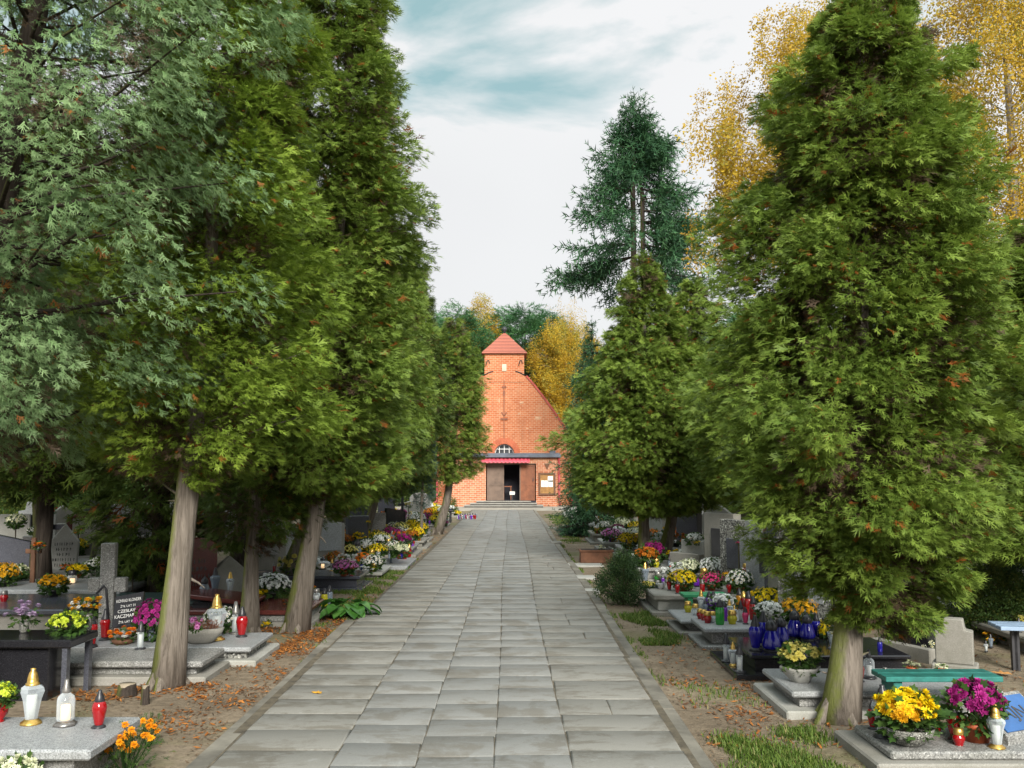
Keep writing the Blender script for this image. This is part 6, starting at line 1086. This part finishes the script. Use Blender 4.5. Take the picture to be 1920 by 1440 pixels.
for sd, y0, y1, nm_ in FAR:
    cs = list(dict.fromkeys(fr.sample(combos, 12)))[:8]; xf = [q for q in SUP if abs((q[2]+q[3])/2-(y0+y1)/2) < .3 and (q[0] > 0) == (sd > 0) and abs(q[0]) < 6]
    fx0 = min(min(abs(q[0]), abs(q[1])) for q in xf) if xf else 2.1; zt = max(q[4] for q in xf) if xf else 0
    for i, (s, c) in enumerate(cs):
        x = sd*(fx0+.18+i*.26+fr.uniform(-.05, .05)); y = y0+.25+(y1-y0-.45)*((i*.618) % 1); wm = fr.uniform(.30, .46)
        if sd < 0 and 17.9 < y0 < 18 and i < 3: continue
        hue = {'pale': 'pale yellow', 'magenta': 'purple'}.get(c, c); flower(0, 0, wm*1780/y, s, c, 'terra' if i % 3 == 0 else 'dark', (hue+' '+ST[s]+' chrysanthemum' if s != 'clump' else 'loose bunch of '+hue+' flowers')+' on the '+nm_, fr.uniform(.75, 1.05), .7, None, Vector((x, y, zt)))
    for i, (k, c, cp) in enumerate(fr.sample([('bottle', 'red', 'k'), ('clear', 'clear', 'g'), ('urn', 'purple', 'k'), ('slim', 'smoke', 'k'), ('jar', 'yellow', 'g'), ('bottle', 'amber', 's'), ('urn', 'blue', 'k')], 4)):
        x = sd*(fx0+.1+i*.2+fr.uniform(0, .1)); y = y0+.14+fr.uniform(0, .12); lantern(0, 0, fr.uniform(.14, .2)*1780/y, k, c, cp, {'clear': 'clear gold-lidded', 'smoke': 'smoky grey', 'yellow': 'yellow jar'}.get(c, c)+' lantern at the front of the '+nm_, False, Vector((x, y, zt)))
# oval stone bowl on the terrazzo grave (holds the pink flowers)
p = support(376, 1206); ob = thing('stone_bowl', 'oval grey stone bowl planter right of the thick trunk', 'planter', p, .1); w = 84*p.y/1780
mb = MB(); mb.lathe([(0, 0), (.22, 0), (.3, .05), (.46, .22), (.5, .33), (.46, .335), (.42, .3), (0, .29)], 24, sq=.6); mb.bm.transform(Matrix.Scale(w, 4)); mb.build('bowl', M['concrete'], ob)
mb = MB(); mb.lathe([(0, .315), (.42, .30)], 20, sq=.58); mb.bm.transform(Matrix.Scale(w, 4)); mb.build('soil', M['soil'], ob)
hm = scatter_mesh('heather', np.stack([rng.uniform(-.3, .35, 60)*w, rng.uniform(-.15, .15, 60)*w, np.full(60, .31*w)], 1), np.stack([rng.normal(0, .4, 60), rng.normal(0, .4, 60), np.ones(60)], 1), rng.normal(size=(60, 3)), np.full(60, .08), rng.random(60), 'needle', rng)
put('heather', hm, mat_leaf('dry_heather', [(0, (.12, .04, .03)), (1, (.26, .12, .07))]), ob)
# red glass vase with yellow daisies cut by the left edge
p = gz(-2, 1353, .25); flower(-2, 1353, 62, 'pom', 'lime', 'urn', 'yellow-green daisies in a round red glass vase at the lower left edge', .9, 1.15, None, p)
# marigold plants in the soil
for px, py, w_, h_, lb, sd in ((236, 1446, 90, .27, 'larger orange marigold plant beside the lower left slab', 1), (276, 1398, 42, .2, 'smaller orange marigold behind the larger one', 2)):
    p = gz(px, py, 0); w = w_*p.y/1780; root = thing('marigold_plant', lb, 'flowers', p, 0, 'marigolds by the slab'); r = random.Random(sd); V = []; Q = []; core = []; rn = []; tips = []
    for i in range(18 if sd == 1 else 6):
        th = r.uniform(0, 6.28); q = math.sqrt(r.random())*.5*w; c = np.array([math.cos(th)*q, math.sin(th)*q, h_*r.uniform(.45, 1.0)]); n = np.array([r.uniform(-.4, .4), -.5+r.uniform(-.3, .3), .8]); k = len(V); n /= np.linalg.norm(n)
        for e, nq, f in ((-.2, 10, 1), (.3, 9, .95), (.8, 7, .8), (1.2, 4, .6)): petal_ring(c, n, .026*f, nq, e, r.randrange(9999), V, Q, core, 0)
        rn += [r.random()]*(len(V)-k); tips.append(c)
    put('blossoms', mesh_np('blossoms', V, Q, {'rnd': rn, 'core': core}), mat_petal('marigold_petals', (.62, .2, .004), (.85, .36, .01)), root)
    mb = MB()
    for c in tips: mb.tube([(c[0]*.2, c[1]*.2, -.01), (c[0]*.7, c[1]*.7, c[2]*.55), tuple(c)], [.004, .003, .002], 4, cap=False)
    mb.build('stems', M['leaf'], root); n = 300 if sd == 1 else 110; P = np.stack([rng.normal(0, .24*w, n), rng.normal(0, .24*w, n), rng.uniform(.01, h_*.85, n)], 1)
    put('foliage', scatter_mesh('foliage', P, np.stack([P[:, 0]*4, P[:, 1]*4, rng.normal(.2, .4, n)], 1), rng.normal(size=(n, 3)), rng.uniform(.03, .06, n), rng.random(n), 'thuja_far', rng), M['leaf'], root)
LR = [
 (1657, 1382, 92, 'clear', 'clear', 'k', 'tall clear lantern with black lid and foot left of the pebbled bowl'), (1637, 1366, 50, 'urn', 'red', 'k', 'small red lantern left of the pebbled bowl'), (1753, 1376, 34, 'jar', 'red', 'g', 'red jar lantern right of the pebbled bowl'), (1740, 1362, 24, 'jar', 'red', 's', 'low red lantern half hidden behind the pebbled bowl'), (1790, 1386, 62, 'urn', 'red', 'k', 'large dark red lantern left of the purple chrysanthemum'), (1798, 1397, 30, 'jar', 'red', 'g', 'small red jar with gold lid before the purple chrysanthemum'), (1869, 1402, 76, 'clear', 'clear', 'g', 'clear glass lantern with gold lid and base by the blue plaque'),
 (1613, 1278, 42, 'urn', 'red', 'k', 'red lantern right of the big mossy trunk'), (1630, 1272, 52, 'dome', 'clear', 'k', 'clear rounded lantern right of the big mossy trunk'), (1650, 1222, 26, 'bottle', 'blue', 'k', 'blue lantern behind the big mossy trunk'), (1660, 1266, 14, 'jar', 'smoke', 's', 'squat smoky candle under the left end of the teal bench'),
 (1417, 1219, 62, 'urn', 'blue', 'k', 'leftmost slim deep blue lantern on the black grave'), (1432, 1211, 62, 'urn', 'blue', 'k', 'slim deep blue lantern second from the left on the black grave'), (1447, 1220, 58, 'flask', 'blue', 'k', 'cone-shaped deep blue lantern in front on the black grave'), (1465, 1208, 50, 'flask', 'blue', 'k', 'cone-shaped deep blue lantern behind the front one'), (1491, 1196, 52, 'flask', 'blue', 'k', 'big pale-shouldered blue lantern below the orange gold chrysanthemum'), (1514, 1200, 48, 'flask', 'blue', 'k', 'big blue lantern right of the pale-shouldered one'), (1531, 1196, 44, 'urn', 'blue', 'k', 'small blue lantern at the right end of the black grave'), (1545, 1196, 38, 'urn', 'smoke', 'k', 'smoky lantern beside the vase of pink roses'), (1562, 1216, 46, 'clear', 'clear', 's', 'clear lantern just left of the big mossy trunk'),
 (1362, 1240, 50, 'slim', 'clear', 'k', 'tallest clear lantern on the black granite ledge'), (1375, 1248, 42, 'clear', 'clear', 'g', 'clear gold-lidded lantern between two others on the black ledge'), (1387, 1260, 50, 'slim', 'clear', 'k', 'clear black-lidded lantern at the front of the black ledge'),
 (1290, 1148, 20, 'jar', 'yellow', 'g', 'yellow jar candle alone on the small granite pier'), (1304, 1153, 20, 'jar', 'clear', 'g', 'clear jar candle on the small granite pier'), (1315, 1146, 38, 'clear', 'clear', 'g', 'clear gold-lidded lantern behind the red jars'), (1313, 1160, 18, 'jar', 'red', 'g', 'leftmost of the three red jars'), (1320, 1163, 19, 'jar', 'red', 'g', 'middle one of the three red jars'), (1327, 1168, 21, 'jar', 'red', 'g', 'front right one of the three red jars'), (1323, 1150, 24, 'urn', 'smoke', 'k', 'small smoky lantern behind the three red jars'),
 (1330, 1146, 36, 'bottle', 'purple', 'k', 'left purple bottle lantern beside the green one'), (1338, 1150, 40, 'bottle', 'purple', 'k', 'right purple bottle lantern behind the green one'), (1350, 1171, 46, 'bottle', 'green', 'k', 'bright green bottle lantern among coloured lanterns'), (1358, 1164, 36, 'bottle', 'purple', 'k', 'purple lantern half hidden behind the green bottle'), (1336, 1167, 20, 'jar', 'clear', 'g', 'clear jar left of the green bottle'), (1373, 1170, 25, 'jar', 'yellow', 'g', 'yellow jar right of the green bottle'), (1368, 1160, 34, 'clear', 'clear', 'g', 'clear gold-lidded lantern behind the yellow jar'), (1377, 1158, 22, 'clear', 'clear', 'g', 'short clear lantern right of the yellow jar'),
 (1389, 1166, 38, 'slim', 'clear', 'k', 'clear black-lidded lantern left of the pink one'), (1398, 1170, 30, 'urn', 'pink', 'k', 'pink-red small lantern before the red bottles'), (1413, 1162, 42, 'bottle', 'red', 'k', 'large red bottle lantern left of the wrapped white chrysanthemum'), (1404, 1152, 42, 'bottle', 'red', 'k', 'red bottle lantern behind the large red one'), (1395, 1148, 38, 'bottle', 'red', 'g', 'red gold-lidded lantern right of the amber one'), (1387, 1143, 38, 'bottle', 'amber', 'k', 'amber lantern behind the coloured lanterns'),
 (1255, 1107, 24, 'urn', 'red', 'k', 'red lantern left of the golden yellow chrysanthemum'), (1270, 1113, 24, 'urn', 'red', 'k', 'red lantern before the golden yellow chrysanthemum'), (1296, 1104, 14, 'bottle', 'red', 'k', 'red candle right of the golden yellow chrysanthemum'), (1306, 1100, 24, 'flask', 'purple', 'k', 'purple cone lantern right of the golden yellow chrysanthemum'), (1317, 1113, 26, 'bottle', 'red', 's', 'red tin-lidded lantern left of the crimson chrysanthemum'), (1346, 1104, 14, 'bottle', 'red', 's', 'red candle right of the crimson chrysanthemum'), (1367, 1113, 24, 'urn', 'red', 'k', 'red lantern left of the white daisy pot'), (1384, 1104, 14, 'bottle', 'red', 's', 'red candle beside the white daisy pot'), (1210, 1092, 36, 'clear', 'smoke', 'g', 'smoky gold-lidded lantern at the left of the weathered block'), (1234, 1092, 20, 'jar', 'green', 's', 'green glass candle among white roses'), (1233, 1102, 14, 'jar', 'smoke', 's', 'small grey candle beside the pale yellow chrysanthemum'), (1243, 1096, 18, 'bottle', 'purple', 's', 'purple candle among white roses'),
 (1258, 1056, 20, 'bottle', 'purple', 'k', 'purple glowing lantern right of the mossy leaning trunk'), (1325, 1016, 18, 'bottle', 'red', 's', 'red lantern on top of the stepped block'), (1127, 1044, 18, 'slim', 'clear', 's', 'white lantern at the left end of the rusty trough'), (1135, 1042, 14, 'jar', 'red', 's', 'red candle in the middle of the rusty trough'), (1142, 1044, 20, 'slim', 'clear', 's', 'white lantern at the right end of the rusty trough'), (1166, 1056, 18, 'clear', 'smoke', 's', 'smoky lantern right of the rusty trough'),
 (1858, 1214, 24, 'clear', 'smoke', 'k', 'smoky lantern left behind the blue-grey bench'), (1849, 1222, 20, 'clear', 'clear', 'k', 'clear lantern at the left leg of the blue-grey bench'), (1911, 1186, 26, 'urn', 'smoke', 'k', 'dark lantern beside the red leaves at the right edge'),
]
for a in LR: lantern(*a)
# red lantern on the shelf of the light headstone
p = hs.matrix_basis @ Vector((0, -.16, .432)); lantern(0, 0, 20, 'jar', 'red', 'g', 'small red lantern on the headstone shelf', False, p)
# the row of little lanterns before the chapel steps
cols = ['clear', 'purple', 'smoke', 'red', 'clear', 'smoke', 'purple', 'red', 'clear', 'red', 'smoke', 'purple', 'clear', 'red', 'red', 'smoke']
LC = {'clear': 'small clear lantern in the row before the chapel steps', 'purple': 'small purple lantern in the row before the chapel steps', 'smoke': 'small grey lantern in the row before the chapel steps', 'red': 'small red lantern in the row before the chapel steps'}
for i, c in enumerate(cols):
    pz_ = gz(858+i*2.35, 973-i*.1+(i % 3)*1.6, .002); o = lantern(0, 0, 10+i % 3, ('bottle', 'urn', 'clear')[i % 3], c, 'ks'[i % 2], LC[c], False, Vector((pz_.x, pz_.y, .004))); o['group'] = 'lantern row before the chapel steps'

import os
if os.environ.get('DBG'): print('MISS', MISS)
